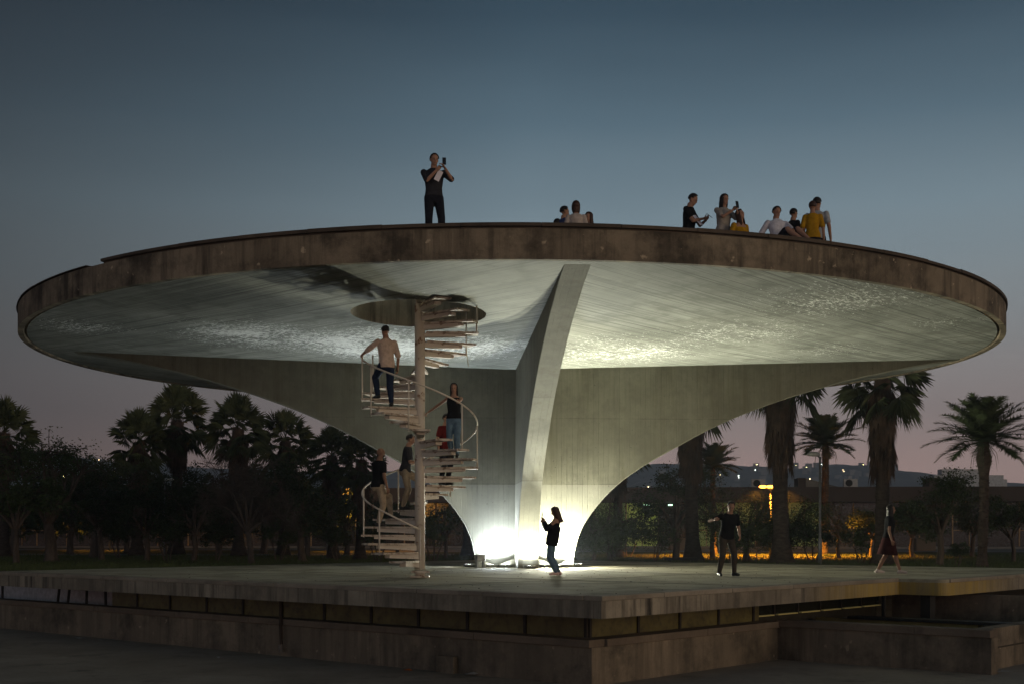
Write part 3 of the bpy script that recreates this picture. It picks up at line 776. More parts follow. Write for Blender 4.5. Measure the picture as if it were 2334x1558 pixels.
def hand(mb, w, d, palm, side, curl=.6, s=1.):
    """palm and five fingers; d = forearm direction, palm = direction the palm faces, side = towards the thumb"""
    d, palm, side = Vector(d).normalized(), Vector(palm), Vector(side)
    palm = (palm - d * palm.dot(d)).normalized(); side = (side - d * side.dot(d) - palm * side.dot(palm)).normalized()
    w = Vector(w)
    k0 = w + d * .085 * s
    for q in (-.026, -.009, .009, .026): mb.tube([w + side * q * .6 * s, k0 + side * q * s], [.017 * s, .012 * s], 6); mb.ball(k0 + side * q * s, .0125 * s, 6, 4)
    for q, ln in ((-.028, .058), (-.0095, .074), (.0095, .08), (.028, .07)):
        p0 = k0 + side * q * s
        d1 = (d * math.cos(curl) + palm * math.sin(curl)); p1 = p0 + d1 * ln * .5 * s
        d2 = (d * math.cos(curl * 2.3) + palm * math.sin(curl * 2.3)); p2 = p1 + d2 * ln * .5 * s
        mb.tube([p0, p1, p2], [.0098 * s, .009 * s, .007 * s], 6)
    t0 = w + d * .02 * s + side * .022 * s; t1 = t0 + (d * .55 + side * .7 + palm * .35).normalized() * .042 * s; t2 = t1 + (d * .85 + side * .1 + palm * .5).normalized() * .034 * s
    mb.tube([t0, t1, t2], [.013 * s, .011 * s, .0085 * s], 6)

root_info = {}
def person(label, loc, face, H=1.75, sex='m', pelvis=None, lean=0., side=0., head=(0, 0), hands=(None, None), poles=(None, None), palms=None, feet=(None, None), knees=None,
           top=None, top_mat=None, sleeve=.45, hem=-.02, neckline=.319, legs_mat=None, leg_len=.98, shoe=None, hair='short', hair_mat=None, skin=None, skirt=None, curl=(.5, .5), beard=False):
    """face: heading in degrees, 0 = towards the camera, + = turning to the person's left (image right)"""
    skin = skin or m_skin; hair_mat = hair_mat or m_hair_d
    root = thing('person', label, 'person', loc, R(face), 'people on and around the canopy')
    f = sex == 'f'
    pz = .525 * H
    P = Vector(pelvis) if pelvis else Vector((0, 0, pz))
    M = rotz(0) @ Matrix.Rotation(R(side), 3, 'Y') @ rotx(R(lean))     # + lean = forwards (towards -Y)
    sw = (.098 if f else .112) * H
    def T(x, y, h): return P + M @ Vector((x, y, h))
    hw, ww, cw = ((.100, .074, .086) if f else (.093, .083, .098))
    rings = [(-.075, .05, .05, 0), (-.04, .088, .064, .005), (.01, hw, .070, .006), (.05, hw * .93, .062, .004), (.095, ww, .054, 0), (.15, (ww + cw) / 2, .059, -.002), (.205, cw, .066 if f else .064, -.006 if f else -.003),
             (.25, cw * 1.02, .060, 0), (.283, cw * .93, .050, .004), (.302, .062, .042, .006), (.318, .038, .038, .004), (.345, .033, .036, 0), (.372, .032, .036, -.004)]
    rings = [tuple(x * H for x in r) for r in rings]
    # joints
    Sh = [T(-sw, .006 * H, .275 * H), T(sw, .006 * H, .275 * H)]
    Hp = [P + M @ Vector((-.052 * H, 0, -.015 * H)), P + M @ Vector((.052 * H, 0, -.015 * H))]
    ua, fa, th_, ca = .172 * H, .150 * H, .245 * H, .235 * H
    El, Wr, Kn, An = [], [], [], []
    for q in (0, 1):
        sg = -1 if q == 0 else 1
        tgt = hands[q] if hands[q] is not None else (Sh[q] + Vector((sg * .05 * H, -.02 * H, -.31 * H)))
        e, w = ik(Sh[q], tgt, ua, fa, poles[q] if poles[q] is not None else (sg * .5, .8, -.3)); El.append(e); Wr.append(w)
        ft = feet[q] if feet[q] is not None else (sg * .065 * H, .01, .045 * H)
        kd, an = ik(Hp[q], ft, th_, ca, knees[q] if knees else (sg * .12, -1, 0)); Kn.append(kd); An.append(an)
    fdir = []
    for q in (0, 1):
        sg = -1 if q == 0 else 1
        fdir.append(Vector((sg * .22, -1, 0)).normalized())
    # head
    hm = M @ rotz(R(head[0])) @ rotx(R(head[1]) - R(lean) * .8)
    hc = T(0, 0, .372 * H) + hm @ Vector((0, -.012 * H, .036 * H))
    def HD(x, y, z): return hc + hm @ Vector((x * H, y * H, z * H))
    b = MB()
    loft(b, rings, M, P)
    for q in (0, 1):
        limb(b, [Sh[q], El[q], Wr[q]], [.030 * H * (.85 if f else 1), .0235 * H * (.9 if f else 1), .0155 * H])
        limb(b, [Hp[q], Kn[q]], [.052 * H, .034 * H])
        cm = Kn[q].lerp(An[q], .3) + Vector((0, .008 * H, 0)); limb(b, [Kn[q], cm, An[q]], [.034 * H, .033 * H, .020 * H])
        heel = An[q] + Vector((0, 0, -.022 * H)) - fdir[q] * .018 * H; toe = An[q] + Vector((0, 0, -.030 * H)) + fdir[q] * .085 * H
        limb(b, [heel, toe], [.021 * H, .013 * H])
    # skull, jaw, nose, brow, ears
    b.ball(HD(0, .004, .022), (.0435 * H, .055 * H, .050 * H), 16, 12, hm)
    b.ball(HD(0, -.010, -.018), (.036 * H, .040 * H, .043 * H), 14, 10, hm)
    b.ball(HD(0, -.033, -.040), (.019 * H, .016 * H, .015 * H), 10, 8, hm)
    b.ball(HD(0, -.054, -.004), (.008 * H, .011 * H, .014 * H), 8, 6, hm)
    b.ball(HD(0, -.043, .017), (.030 * H, .010 * H, .007 * H), 10, 6, hm)
    for sg in (-1, 1):
        b.ball(HD(sg * .0445, .006, .0), (.006 * H, .011 * H, .018 * H), 8, 6, hm)
    body = skin_over(b)
    # hands joined onto the wrists
    hb = MB()
    for q in (0, 1):
        sg = -1 if q == 0 else 1
        d = (Wr[q] - El[q]).normalized()
        pm = palms[q] if palms and palms[q] else ((-sg * .8, 0, -.2), (0, -1, .3))
        hand(hb, Wr[q] - d * .005, d, pm[0], pm[1], curl[q], H / 1.75)
    hme = hb.mesh('h', skin, True)
    bm_ = bmesh.new(); bm_.from_mesh(body); bm_.from_mesh(hme); body.clear_geometry(); bm_.to_mesh(body); bm_.free()
    body.materials.clear(); body.materials.append(skin); body.polygons.foreach_set('use_smooth', [True] * len(body.polygons))
    link('body', body, root)
    # face
    for sg in (-1, 1):
        e = MB(); e.ball(HD(sg * .0165, -.0465, .007), (.0065 * H, .004 * H, .0038 * H), 8, 6, hm); e.ball(HD(sg * .017, -.0495, .0195), (.010 * H, .004 * H, .0022 * H), 8, 6, hm); e.build('eye_and_brow', m_eye, root, True)
    e = MB(); e.ball(HD(0, -.0485, -.029), (.0125 * H, .004 * H, .0032 * H), 8, 6, hm); e.build('mouth', m_lip, root, True)
    # top
    if top_mat:
        t = MB(); g = .0075 * H
        rr = [r for r in rings if hem * H - 1e-6 <= r[0] <= neckline * H + 1e-6]
        hemr = np.interp(hem * H, [r[0] for r in rings], [r[1] for r in rings]), np.interp(hem * H, [r[0] for r in rings], [r[2] for r in rings])
        rr = [(hem * H, hemr[0] * 1.04, hemr[1] * 1.06, .004)] + [r for r in rr if r[0] > hem * H + .01]
        loft(t, [(h, wx + g * 1.3, wy + g * 1.3, dy) for h, wx, wy, dy in rr], M, P)
        if sleeve > 0:
            for q in (0, 1):
                if sleeve <= 1: end = Sh[q].lerp(El[q], sleeve); limb(t, [Sh[q], end], [.030 * H + g, .029 * H + g * .8])
                else: end = El[q].lerp(Wr[q], sleeve - 1); limb(t, [Sh[q], El[q], end], [.030 * H + g, .026 * H + g, .0195 * H + g])
        me_ = skin_over(t, .013, 3); me_.materials.clear(); me_.materials.append(top_mat); link(top or 'shirt', me_, root)
    if legs_mat:
        t = MB(); g = .007 * H
        rr = [r for r in rings if r[0] <= .052 * H]
        loft(t, [(h, wx + g, wy + g, dy) for h, wx, wy, dy in rr], M, P)
        for q in (0, 1):
            if leg_len > .5:
                end = Kn[q].lerp(An[q], (leg_len - .5) * 2)
                cm = Kn[q].lerp(end, .4) + Vector((0, .006 * H, 0))
                limb(t, [Hp[q], Kn[q]], [.052 * H + g, .036 * H + g]); limb(t, [Kn[q], cm, end], [.036 * H + g, .034 * H + g, .026 * H + g * .6])
            else:
                end = Hp[q].lerp(Kn[q], leg_len * 2); limb(t, [Hp[q], end], [.052 * H + g, .047 * H + g])
        me_ = skin_over(t, .013, 3); me_.materials.clear(); me_.materials.append(legs_mat); link('trousers' if leg_len > .6 else 'shorts', me_, root)
    if skirt:
        t = MB(); loft(t, [(.055 * H, ww * H * 1.12, .064 * H, 0), (0, hw * H * 1.12, .085 * H, 0), (-.1 * H, hw * H * 1.25, .11 * H, 0), (skirt[1] * H, hw * H * 1.45, .15 * H, 0)], M, P, 28); t.build('skirt', skirt[0], root, True)
    if shoe:
        for q in (0, 1):
            t = MB(); heel = An[q] + Vector((0, 0, -.020 * H)) - fdir[q] * .020 * H; toe = An[q] + Vector((0, 0, -.026 * H)) + fdir[q] * .085 * H
            limb(t, [heel, heel.lerp(toe, .45) + Vector((0, 0, .006 * H)), toe], [.026 * H, .025 * H, .019 * H]); limb(t, [An[q], An[q] + Vector((0, 0, -.02 * H))], [.024 * H, .024 * H])
            s_ = MB(); zb = -.045 * H; c_ = heel.lerp(toe, .5)
            me_ = skin_over(t, .010, 2)
            for v in me_.vertices:
                if v.co.z < An[q].z + zb: v.co.z = An[q].z + zb
            me_.materials.clear(); me_.materials.append(shoe); link('shoe', me_, root)
    # hair
    if hair != 'bald':
        t = MB(); n, m = 20, 14
        vs_, fs, keep = [], [], []
        for i in range(m + 1):
            ph = PI * i / m
            for j in range(n):
                th = 2 * PI * j / n
                x, y, z = math.sin(ph) * math.cos(th), math.sin(ph) * math.sin(th), math.cos(ph)
                jit = 1 + .03 * math.sin(7 * th + 3 * ph) * math.sin(ph)
                vs_.append(HD(x * .0475 * jit, .005 + y * .0595 * jit, .0235 + z * .0565 * jit))
                front = y < -.35 and z < .42 + (.1 if hair == 'fringe' else .25) * (abs(x) < .5)
                if hair == 'fringe': front = y < -.45 and z < .30
                low_ = z < (-.62 if y > .1 else -.12 if hair == 'short' else -.5)
                keep.append(not (front or low_))
        for i in range(m):
            for j in range(n):
                ids = (i * n + j, (i + 1) * n + j, (i + 1) * n + (j + 1) % n, i * n + (j + 1) % n)
                if all(keep[q] for q in ids): fs.append(ids)
        t.add(vs_, fs)
        if hair in ('long', 'bob', 'fringe'):
            ln = {'long': -.135, 'bob': -.075, 'fringe': -.17}[hair]
            N_ = 22
            rows = []
            for i in range(9):
                u = i / 8; z = .035 + (ln - .035) * u
                wd = .047 + .010 * math.sin(u * PI * .9) - .012 * u * u; row = []
                for j in range(N_):
                    thj = R(-38) + (PI + R(76)) * j / (N_ - 1)
                    rj = 1 + .06 * math.sin(5 * thj + u * 3) + .04 * math.sin(11 * thj - u * 5)
                    row.append(HD(math.cos(thj) * wd * rj, .008 + math.sin(thj) * (.052 + .004 * u) * rj, z + (.012 * math.sin(9 * thj) if i == 8 else 0)))
                rows.append(row)
            o0 = len(t.v)
            for r_ in rows: t.v.extend([tuple(p) for p in r_])
            for i in range(8):
                for j in range(N_ - 1): t.f.append((o0 + i * N_ + j, o0 + i * N_ + j + 1, o0 + (i + 1) * N_ + j + 1, o0 + (i + 1) * N_ + j)); t.mi.append(0)
        h_ = t.build('hair', hair_mat, root, True); sd = h_.modifiers.new('solid', 'SOLIDIFY'); sd.thickness = .012; sd.offset = .6
    if beard:
        t = MB(); t.ball(HD(0, -.028, -.035), (.033 * H, .030 * H, .024 * H), 12, 8, hm); t.build('beard', m_hair_d, root, True)
    Wm = Matrix.Translation(Vector(loc)) @ Matrix.Rotation(R(face), 4, 'Z')
    root_info[root.name] = (El, Wr, Sh)
    return root, [Wm @ w for w in Wr], Wm
def held(name, label, cat, c, size, rot, mat):
    mb = MB(); mb.box((0, 0, 0), size); o = mb.build(name, mat, bevel=.003 if name == 'phone' else 0.); o.location = c; o.rotation_euler = rot
    return tag(o, label, cat)

ZD, ZLEDGE = 6.40, 6.872
def roof(px, d, z=ZD): return (at(px, d), d, z)
# 1 the man with the phone on the rim
H = 1.83
_, W, Wm = person('man in dark short-sleeved shirt standing on the canopy rim holding up a phone', roof(989, 26.3, ZLEDGE), 8, H, lean=-3, head=(14, 8), hands=((.03, -.27, 1.43), (.20, -.30, 1.47)), poles=((-.7, .1, -1), (.8, .1, -1)),
    palms=(((.5, -.2, .5), (0, -.5, 1)), ((-.6, -.3, .2), (-.5, .3, .8))), feet=((-.10, .02, .082), (.17, .0, .082)), top='shirt', top_mat=m_darkshirt, sleeve=.92, hem=.0, legs_mat=m_navy, shoe=m_shoe_d, hair='short', curl=(.8, .45))
def loc_w(Wm, x, y, z): return Wm @ Vector((x, y, z))
held('phone', 'black phone held up by the man on the canopy rim', 'phone', loc_w(Wm, .18, -.345, 1.60), (.075, .010, .15), (R(-6), 0, R(8)), m_phone)
held('paper', 'folded white sheet held against the chest of the man on the rim', 'paper', loc_w(Wm, .075, -.24, 1.33), (.11, .003, .21), (R(10), R(25), R(15)), m_paper)
# 2 group in the middle
person('man with glasses in blue T-shirt at the middle of the canopy roof', roof(1285, 28.1), 95, 1.68, head=(10, 4), top_mat=m_blue, legs_mat=m_navy, shoe=m_shoe_d)
person('woman in cream blouse seen from behind at the middle of the roof', roof(1313, 27.6), 178, 1.67, 'f', top='blouse', top_mat=m_cream, sleeve=1.3, legs_mat=m_navy, shoe=m_shoe_d, hair='bob', hair_mat=m_hair_b)
person('dark-haired woman half hidden beside the cream blouse on the roof', roof(1344, 28.3), -35, 1.60, 'f', head=(-10, 8), top='blouse', top_mat=m_darkshirt, sleeve=.6, legs_mat=m_navy, shoe=m_shoe_d, hair='long', hair_mat=m_hair_b)
person('dark-haired figure mostly hidden behind the blue T-shirt on the roof', roof(1270, 28.9), 150, 1.60, 'f', top_mat=m_black, sleeve=.5, legs_mat=m_navy, shoe=m_shoe_d, hair='bob')
# 3 right-hand group
H = 1.80
_, W, Wm = person('man in black T-shirt looking down at his phone on the roof', roof(1569, 27.5), 62, H, lean=4, head=(8, 26), hands=((-.02, -.36, 1.24), (.07, -.37, 1.22)), poles=((-.8, .3, -1), (.8, .3, -1)), palms=(((.6, -.1, .4), (0, .2, 1)), ((-.6, -.1, .4), (0, .2, 1))),
    top='t_shirt', top_mat=m_black, sleeve=.6, legs_mat=m_jean, shoe=m_shoe_d)
held('phone', 'black phone in the hands of the man in black T-shirt', 'phone', loc_w(Wm, .03, -.46, 1.30), (.072, .010, .145), (R(-50), 0, R(62)), m_phone)
held('paper', 'white sheets tucked under the arm of the man in black T-shirt', 'paper', loc_w(Wm, -.10, -.25, 1.20), (.17, .004, .27), (R(-35), R(-15), R(60)), m_paper)
H = 1.68
_, W, Wm = person('woman with long black hair in grey T-shirt taking a photo on the roof', roof(1649, 27.1), 28, H, 'f', head=(8, 8), hands=((.0, -.33, 1.30), (.10, -.33, 1.28)), poles=((-.9, .2, -1), (.8, .2, -1)), palms=(((.6, -.1, .3), (0, .1, 1)), ((-.6, -.1, .3), (0, .1, 1))),
    top='t_shirt', top_mat=m_grey, sleeve=.7, hem=-.05, legs_mat=m_navy, shoe=m_shoe_d, hair='long')
held('phone', 'black phone raised by the long-haired woman in grey', 'phone', loc_w(Wm, .05, -.40, 1.40), (.072, .010, .145), (R(-12), 0, R(28)), m_phone)
person('woman in off-shoulder mustard top looking up, low behind the roof edge', roof(1687, 26.95), 30, 1.64, 'f', pelvis=(0, 0, .545), feet=((-.09, -.36, .074), (.10, -.34, .074)), head=(18, -14), top='top', top_mat=m_must, sleeve=.75, neckline=.262, legs_mat=m_navy, shoe=m_shoe_d, hair='long', hair_mat=m_hair_b)
# seated man on the rim
H = 1.76
person('man in white shirt and dark shorts sitting on the canopy rim', roof(1778, 26.75, ZLEDGE), 12, H, pelvis=(0, 0, .115), lean=-20, head=(10, 14), hands=((-.26, .22, .06), (.14, -.42, .26)), poles=((-1, .3, .5), (1, .3, -.4)),
    feet=((.20, -.62, .075), (.38, -.60, .075)), knees=((-.1, -.4, 1), (.2, -.4, 1)), top='shirt', top_mat=m_white, sleeve=1.55, hem=-.03, legs_mat=m_navy, leg_len=.42, shoe=m_shoe_d, hair='short', hair_mat=m_hair_d)
person('woman in black floral top turned away behind the white shirt', roof(1808, 27.9), 118, 1.58, 'f', head=(6, 2), top='top', top_mat=m_floral, sleeve=.6, legs_mat=m_navy, shoe=m_shoe_d, hair='short')
person('tall man in pale grey T-shirt standing at the right end of the roof group', roof(1862, 27.9), 150, 1.82, top='t_shirt', top_mat=m_pale, sleeve=.6, legs_mat=m_navy, shoe=m_shoe_d)
person('person in mustard top with their back turned at the right end of the roof group', roof(1852, 27.2), 168, 1.56, 'f', top='top', top_mat=m_must, sleeve=.8, legs_mat=m_navy, shoe=m_shoe_d, hair='short', hair_mat=m_hair_b)

# people on the staircase
def on_tread(i, r=.85):
    a = t_ang(i); return (STX + math.cos(a) * r, STY + math.sin(a) * r, RISE * i + .002)
def heading(i, up=True):
    a = t_ang(i); v = Vector((math.sin(a), -math.cos(a))) * (1 if up else -1)
    return math.degrees(math.atan2(v.x, -v.y))
def to_local(loc, face, w): return Matrix.Rotation(-R(face), 3, 'Z') @ (Vector(w) - Vector(loc))
L = on_tread(20, .80); fc = heading(20) ; ra = t_ang(20.9)
rail = to_local(L, fc, (STX + 1.29 * math.cos(ra), STY + 1.29 * math.sin(ra), RISE * 20.9 + 1.0))
person('man in beige top climbing the upper turn of the spiral stairs, back turned', L, fc, 1.78, lean=5, head=(0, 6), hands=(rail, None) if rail.x < 0 else (None, rail), feet=((-.09, .06, .08), (.10, -.28, .27)), top='top', top_mat=m_beige, sleeve=1.0, hem=-.05, legs_mat=m_jean, shoe=m_shoe_d)
L = on_tread(14, .82); fc = heading(14) + 6
ra = t_ang(15.2); rail = to_local(L, fc, (STX + 1.29 * math.cos(ra), STY + 1.29 * math.sin(ra), RISE * 15.2 + .96)); pole_ = to_local(L, fc, (STX + .13, STY - .05, RISE * 14 + 1.0))
hl, hr = (rail, pole_) if rail.x < pole_.x else (pole_, rail)
person('long-haired woman in black tank top and jeans coming up the stairs on the right', L, fc, 1.66, 'f', head=(10, 14), hands=(hl, hr), feet=((-.06, .03, .075), (.07, .0, .075)), top='tank_top', top_mat=m_black, sleeve=0, neckline=.285, hem=.0, legs_mat=m_denim, shoe=m_shoe_d, hair='long', curl=(.9, .9))
L = on_tread(6, 1.02); fc = heading(6) - 34
nf = to_local(L, fc, Vector(on_tread(7, .93)) + Vector((0, 0, .08)))
_, W, Wm = person('bald bearded man in black T-shirt and khaki trousers climbing the lower stairs', L, fc, 1.78, lean=4, head=(-8, 2), hands=(None, (.20, -.26, .90)), feet=((-.09, .05, .08), tuple(nf)), top='t_shirt', top_mat=m_black, sleeve=.62, hem=-.03, legs_mat=m_khaki, shoe=m_shoe_d, hair='bald', beard=True, skin=m_skin2)
held('paper', 'white sheets held low by the bald man on the stairs', 'paper', W[1] + Vector((.06, .02, -.14)), (.21, .004, .28), (R(8), R(-20), R(fc - 60)), m_paper)
L = on_tread(8.0, .86); fc = heading(8) - 25; nf = to_local(L, fc, Vector(on_tread(9, .80)) + Vector((0, 0, .08)))
_, W, Wm = person('man in dark shirt and khaki trousers climbing just ahead of the bald man', L, fc, 1.74, lean=8, head=(0, 10), hands=((-.05, -.34, 1.12), (.12, -.36, 1.12)), feet=((-.08, .05, .08), tuple(nf)), top='shirt', top_mat=m_darkshirt, sleeve=.7, legs_mat=m_khaki, shoe=m_shoe_d)
L = on_tread(11, .80); fc = heading(11)
person('person in red top half hidden behind the stair treads', L, fc, 1.62, 'f', lean=4, head=(0, 8), top='top', top_mat=m_red, sleeve=.6, hem=-.06, legs_mat=m_navy, shoe=m_shoe_d, hair='short')

# people on the platform
H = 1.63
WR, W, Wm = person('woman in off-shoulder black jacket and jeans photographing beside the bright column foot', (at(1268, 30.35), 30.35, 0), -98, H, 'f', pelvis=(0, -.10, .84), lean=-11, head=(0, 24), hands=((-.035, -.30, 1.28), (.045, -.31, 1.24)), poles=((-.5, -.5, -1), (.5, -.5, -1)),
    palms=(((.6, -.1, .2), (0, .1, 1)), ((-.6, -.1, .2), (0, .1, 1))), feet=((-.08, .05, .073), (.08, .0, .073)), knees=((0, -1, 0), (0, -1, 0)), top='top', top_mat=m_black, sleeve=0, hem=-.05, neckline=.262, legs_mat=m_denim, shoe=m_shoe_p, hair='fringe', hair_mat=m_hair_b)
held('phone', 'dark phone held up by the woman beside the column foot', 'phone', loc_w(Wm, .0, -.335, 1.41), (.075, .010, .15), (R(-8), 0, R(-98)), m_phone)
# the jacket slipped down to her elbows is part of her
jk = MB(); Ml = Matrix.Rotation(R(-11), 3, 'X'); Pp = Vector((0, -.10, .84))
loft(jk, [(-.09 * H, .108 * H, .085 * H, .004), (0, .118 * H, .095 * H, .005), (.08 * H, .105 * H, .09 * H, .005), (.16 * H, .118 * H, .085 * H, .01), (.20 * H, .122 * H, .07 * H, .03)], Ml, Pp)
EE, WW, SS = root_info[WR.name]
for q in (0, 1):
    limb(jk, [SS[q].lerp(EE[q], .62), EE[q], EE[q].lerp(WW[q], .82)], [.062, .066, .050])
    limb(jk, [SS[q].lerp(EE[q], .7), Pp + Ml @ Vector(((-.09 if q == 0 else .09) * H, .03, .17 * H))], [.06, .055])
jme = skin_over(jk, .014, 2); jme.materials.clear(); jme.materials.append(m_black); link('jacket', jme, WR)
d = 29.75
person('man in dark T-shirt with legs apart on the right of the platform', (at(1656, d), d, 0), 20, 1.74, lean=16, head=(-20, 22), hands=((-.42, -.20, 1.30), (.22, -.22, .92)), feet=((-.19, .0, .08), (.19, -.02, .08)), top='t_shirt', top_mat=m_black, sleeve=.6, legs_mat=cloth('brown_trousers', (.06, .05, .04)), shoe=m_shoe_d)
d = 31.0
person('person in dark dress and sandals walking at the right of the platform', (at(2025, d), d, 0), 80, 1.66, 'f', lean=4, feet=((-.06, -.27, .075), (.06, .24, .10)), top='top', top_mat=m_black, sleeve=.5, hem=-.02, skirt=(cloth('dark_red_skirt', (.035, .012, .012)), -.24), shoe=m_shoe_w, hair='long', hair_mat=m_hair_d, skin=m_skin2)

# ================================================================== ground, paths
ZG = -.12
k = Nodes('lawn'); o_ = k.obj()
a = k.noise(o_, .35, 5, .6); b = k.noise(o_, 9, 5, .75); g = k.noise(o_, 60, 3, .7)
c = k.mix(k.rng(a, .35, .65), (.075, .09, .034), (.14, .115, .055)); c = k.mix(k.rng(b, .35, .7, 0, .6), c, (.045, .058, .02))
k.bump(k.math('ADD', b, g), 1.0, .06)
m_grass = k.done(c, .95, .1)
gl = pl(SL - .6, SR * .5); LL = pl(SL - .5, 1.0); RR = pl(1.0, SR - .5); BB = pl(SL - .5, SR - .5)
far = 7000
mb = MB()
pts = [LL + UL * 500, LL, BB, RR, RR + UR * 500]
pv = [(p.x, p.y, ZG) for p in pts] + [(far, far, ZG), (-far, far, ZG)]
mb.add(pv, [(1, 2, 6, 0), (3, 4, 5, 2), (2, 5, 6)])
tag(mb.build('lawn_ground', m_grass), kind='structure')
m_path = concrete('path_paving', (.21, .20, .19), (.14, .13, .125), 1.0)
for (d0, d1, x0, x1, nm_) in ((65, 69.5, -60, -3, 'path'), (76, 82, -8, 60, 'path'), (84, 89, -60, 60, 'path')):
    mb = MB(); mb.prism([(x0, d0), (x1, d0 - 1.0), (x1, d1 - 1.0), (x0, d1)], ZG - .1, ZG + .006 + .004 * (d0 > 80)); tag(mb.build(nm_, m_path), kind='structure')
# grass blades near the platform edge
rg = np.random.default_rng(5)
def blades():
    vs_, fs = [], []
    n = 0
    for _ in range(60000):
        d = 38 + 28 * rg.random() ** 1.3; x = (rg.random() - .5) * d * .9
        rel = Vector((x, d, 0)) - C0
        if -.5 < rel.dot(UL) < SL + .05 and -1.2 < rel.dot(UR) < SR + .05: continue
        if rel.dot(UR) < 0.2 and rel.dot(UL) > 0: continue
        if rel.dot(UL) < 0.2: continue
        h = .05 + .07 * rg.random(); w = .012; a_ = rg.random() * 6.28; lx, ly = rg.normal(0, .03, 2)
        vs_ += [(x - w * math.cos(a_), d - w * math.sin(a_), ZG), (x + w * math.cos(a_), d + w * math.sin(a_), ZG), (x + lx, d + ly, ZG + h)]; fs.append((n, n + 1, n + 2)); n += 3
    mb = MB(); mb.v = vs_; mb.f = fs; mb.mi = [0] * len(fs)
    return mb
tag(blades().build('grass', plain('grass_blade', (.07, .09, .03), .9)), 'short uneven grass of the lawn beyond the platform', 'grass', kind='stuff')

# ================================================================== the long low building behind
m_bfas = concrete('building_fascia', (.08, .062, .052), (.055, .042, .036), .2, 0, 3, (.05, .04, .03), .3)
m_bwall = concrete('building_wall', (.16, .12, .09), (.10, .08, .06), .3)
m_bdark = plain('building_dark_glass', (.015, .016, .014), .2, spec=.5)
m_mull = plain('building_mullion', (.30, .20, .11), .7)
bld = thing('long_low_building', 'long low exhibition building with deep brown roof fascia behind the trees', 'building')
BA, BB_ = Vector((-62, 98, 0)), Vector((62, 89, 0))
bd = (BB_ - BA).normalized(); bn = Vector((bd.y, -bd.x, 0)); BL = (BB_ - BA).length
def bp_(s, out=0.): p = BA + bd * s + bn * out; return (p.x, p.y)
def bbox(mb, s0, s1, o0, o1, z0, z1): return mb.prism([bp_(s0, o0), bp_(s1, o0), bp_(s1, o1), bp_(s0, o1)], z0, z1)
s_off = lambda px: None
def s_at(px, out=0.):               # where the line of sight at column px meets the front of the building
    k_ = (px - CX) / F_; a_ = BA + bn * out
    return (k_ * a_.y - a_.x) / (bd.x - k_ * bd.y)
mb = MB(); bbox(mb, 0, BL, -14, 1.6, 3.18, 4.22); mb.build('roof', m_bfas, bld)
mb = MB(); bbox(mb, 0, BL, -12, -4, ZG, 3.17); mb.build('back_wall', m_bwall, bld)
mb = MB(); bbox(mb, 0, BL, -4, 1.2, ZG, ZG + .16); mb.build('floor_step', m_path, bld)
m_lit = emit('lit_interior_green', (.42, .50, .12), .10); m_lit2 = emit('lit_interior_low', (.22, .30, .10), .06); m_lito = emit('lit_interior_orange', (.9, .42, .10), .10)
lit = {}
for a_, b_, m_ in ((1425, 1535, m_lit), (1060, 1110, m_lit), (1600, 1720, m_lit2), (1380, 1420, m_lit2), (690, 715, m_lito), (1780, 1850, m_lit2)):
    lit[(s_at(a_), s_at(b_))] = m_
x = 6.0; i = 0
rb = random.Random(3)
while x < BL - 3:
    w = 2.3
    m_ = m_bdark
    for (a_, b_), q in lit.items():
        if a_ < x + w / 2 < b_: m_ = q
    mb = MB(); bbox(mb, x + .05, x + w - .05, -.06, 0, ZG + .17, 3.16); mb.build('window', m_, bld)
    mb = MB(); bbox(mb, x - .045, x + .045, -.06, .06, ZG + .165, 3.165); mb.build('mullion', m_mull, bld)
    if m_ is not m_bdark or rb.random() < .5:
        for z in (1.15, 1.75):
            mb = MB(); bbox(mb, x + .05, x + w - .05, .01, .05, z, z + .06); mb.build('transom', m_mull, bld)
        mb = MB(); bbox(mb, x + w / 2 - .03, x + w / 2 + .03, .006, .046, ZG + .17, 3.16); mb.build('mullion', m_mull, bld)
    x += w; i += 1
for px in (1470, 1478, 1527):                      # small ceiling lights under the eaves
    s = s_at(px); mb = MB(); bbox(mb, s - .14, s + .14, .5, .7, 2.95, 3.03); mb.build('ceiling_light', emit('ceiling_light%d' % px, (.55, 1.0, .65), 4), bld)
# things on the roof
def roofbox(label, name, px0, px1, z1, out0, out1, mat, cat, slope=0.):
    s0, s1 = s_at(px0, out1), s_at(px1, out1)
    mb = MB(); bbox(mb, s0, s1, out0, out1, 4.222, z1)
    if slope:
        for i in range(8):
            p = mb.v[i]; q = Vector((p[0], p[1], 0)) - BA
            if i >= 4 and q.dot(bd) > (s0 + s1) / 2: mb.v[i] = (p[0], p[1], 4.24)
    return tag(mb.build(name, mat), label, cat)
roofbox('brown block standing on the roof of the low building, left of the sloping one', 'roof_block', 1819, 1836, 4.98, -3.5, -1.5, m_bfas, 'roof block')
roofbox('grey sloping rooftop block on the low building behind the date palm', 'roof_block', 1837, 1922, 4.95, -3.4, -1.6, concrete('roof_block_grey', (.22, .21, .18), (.14, .13, .11), .4), 'roof block', 1)
roofbox('brown block on the roof behind the round dark tree at the right', 'roof_block', 2118, 2140, 4.95, -3.5, -1.5, m_bfas, 'roof block')
m_ac = plain('air_conditioner_paint', (.35, .35, .34), .6); m_fan = plain('fan_grille', (.01, .01, .01), .6)
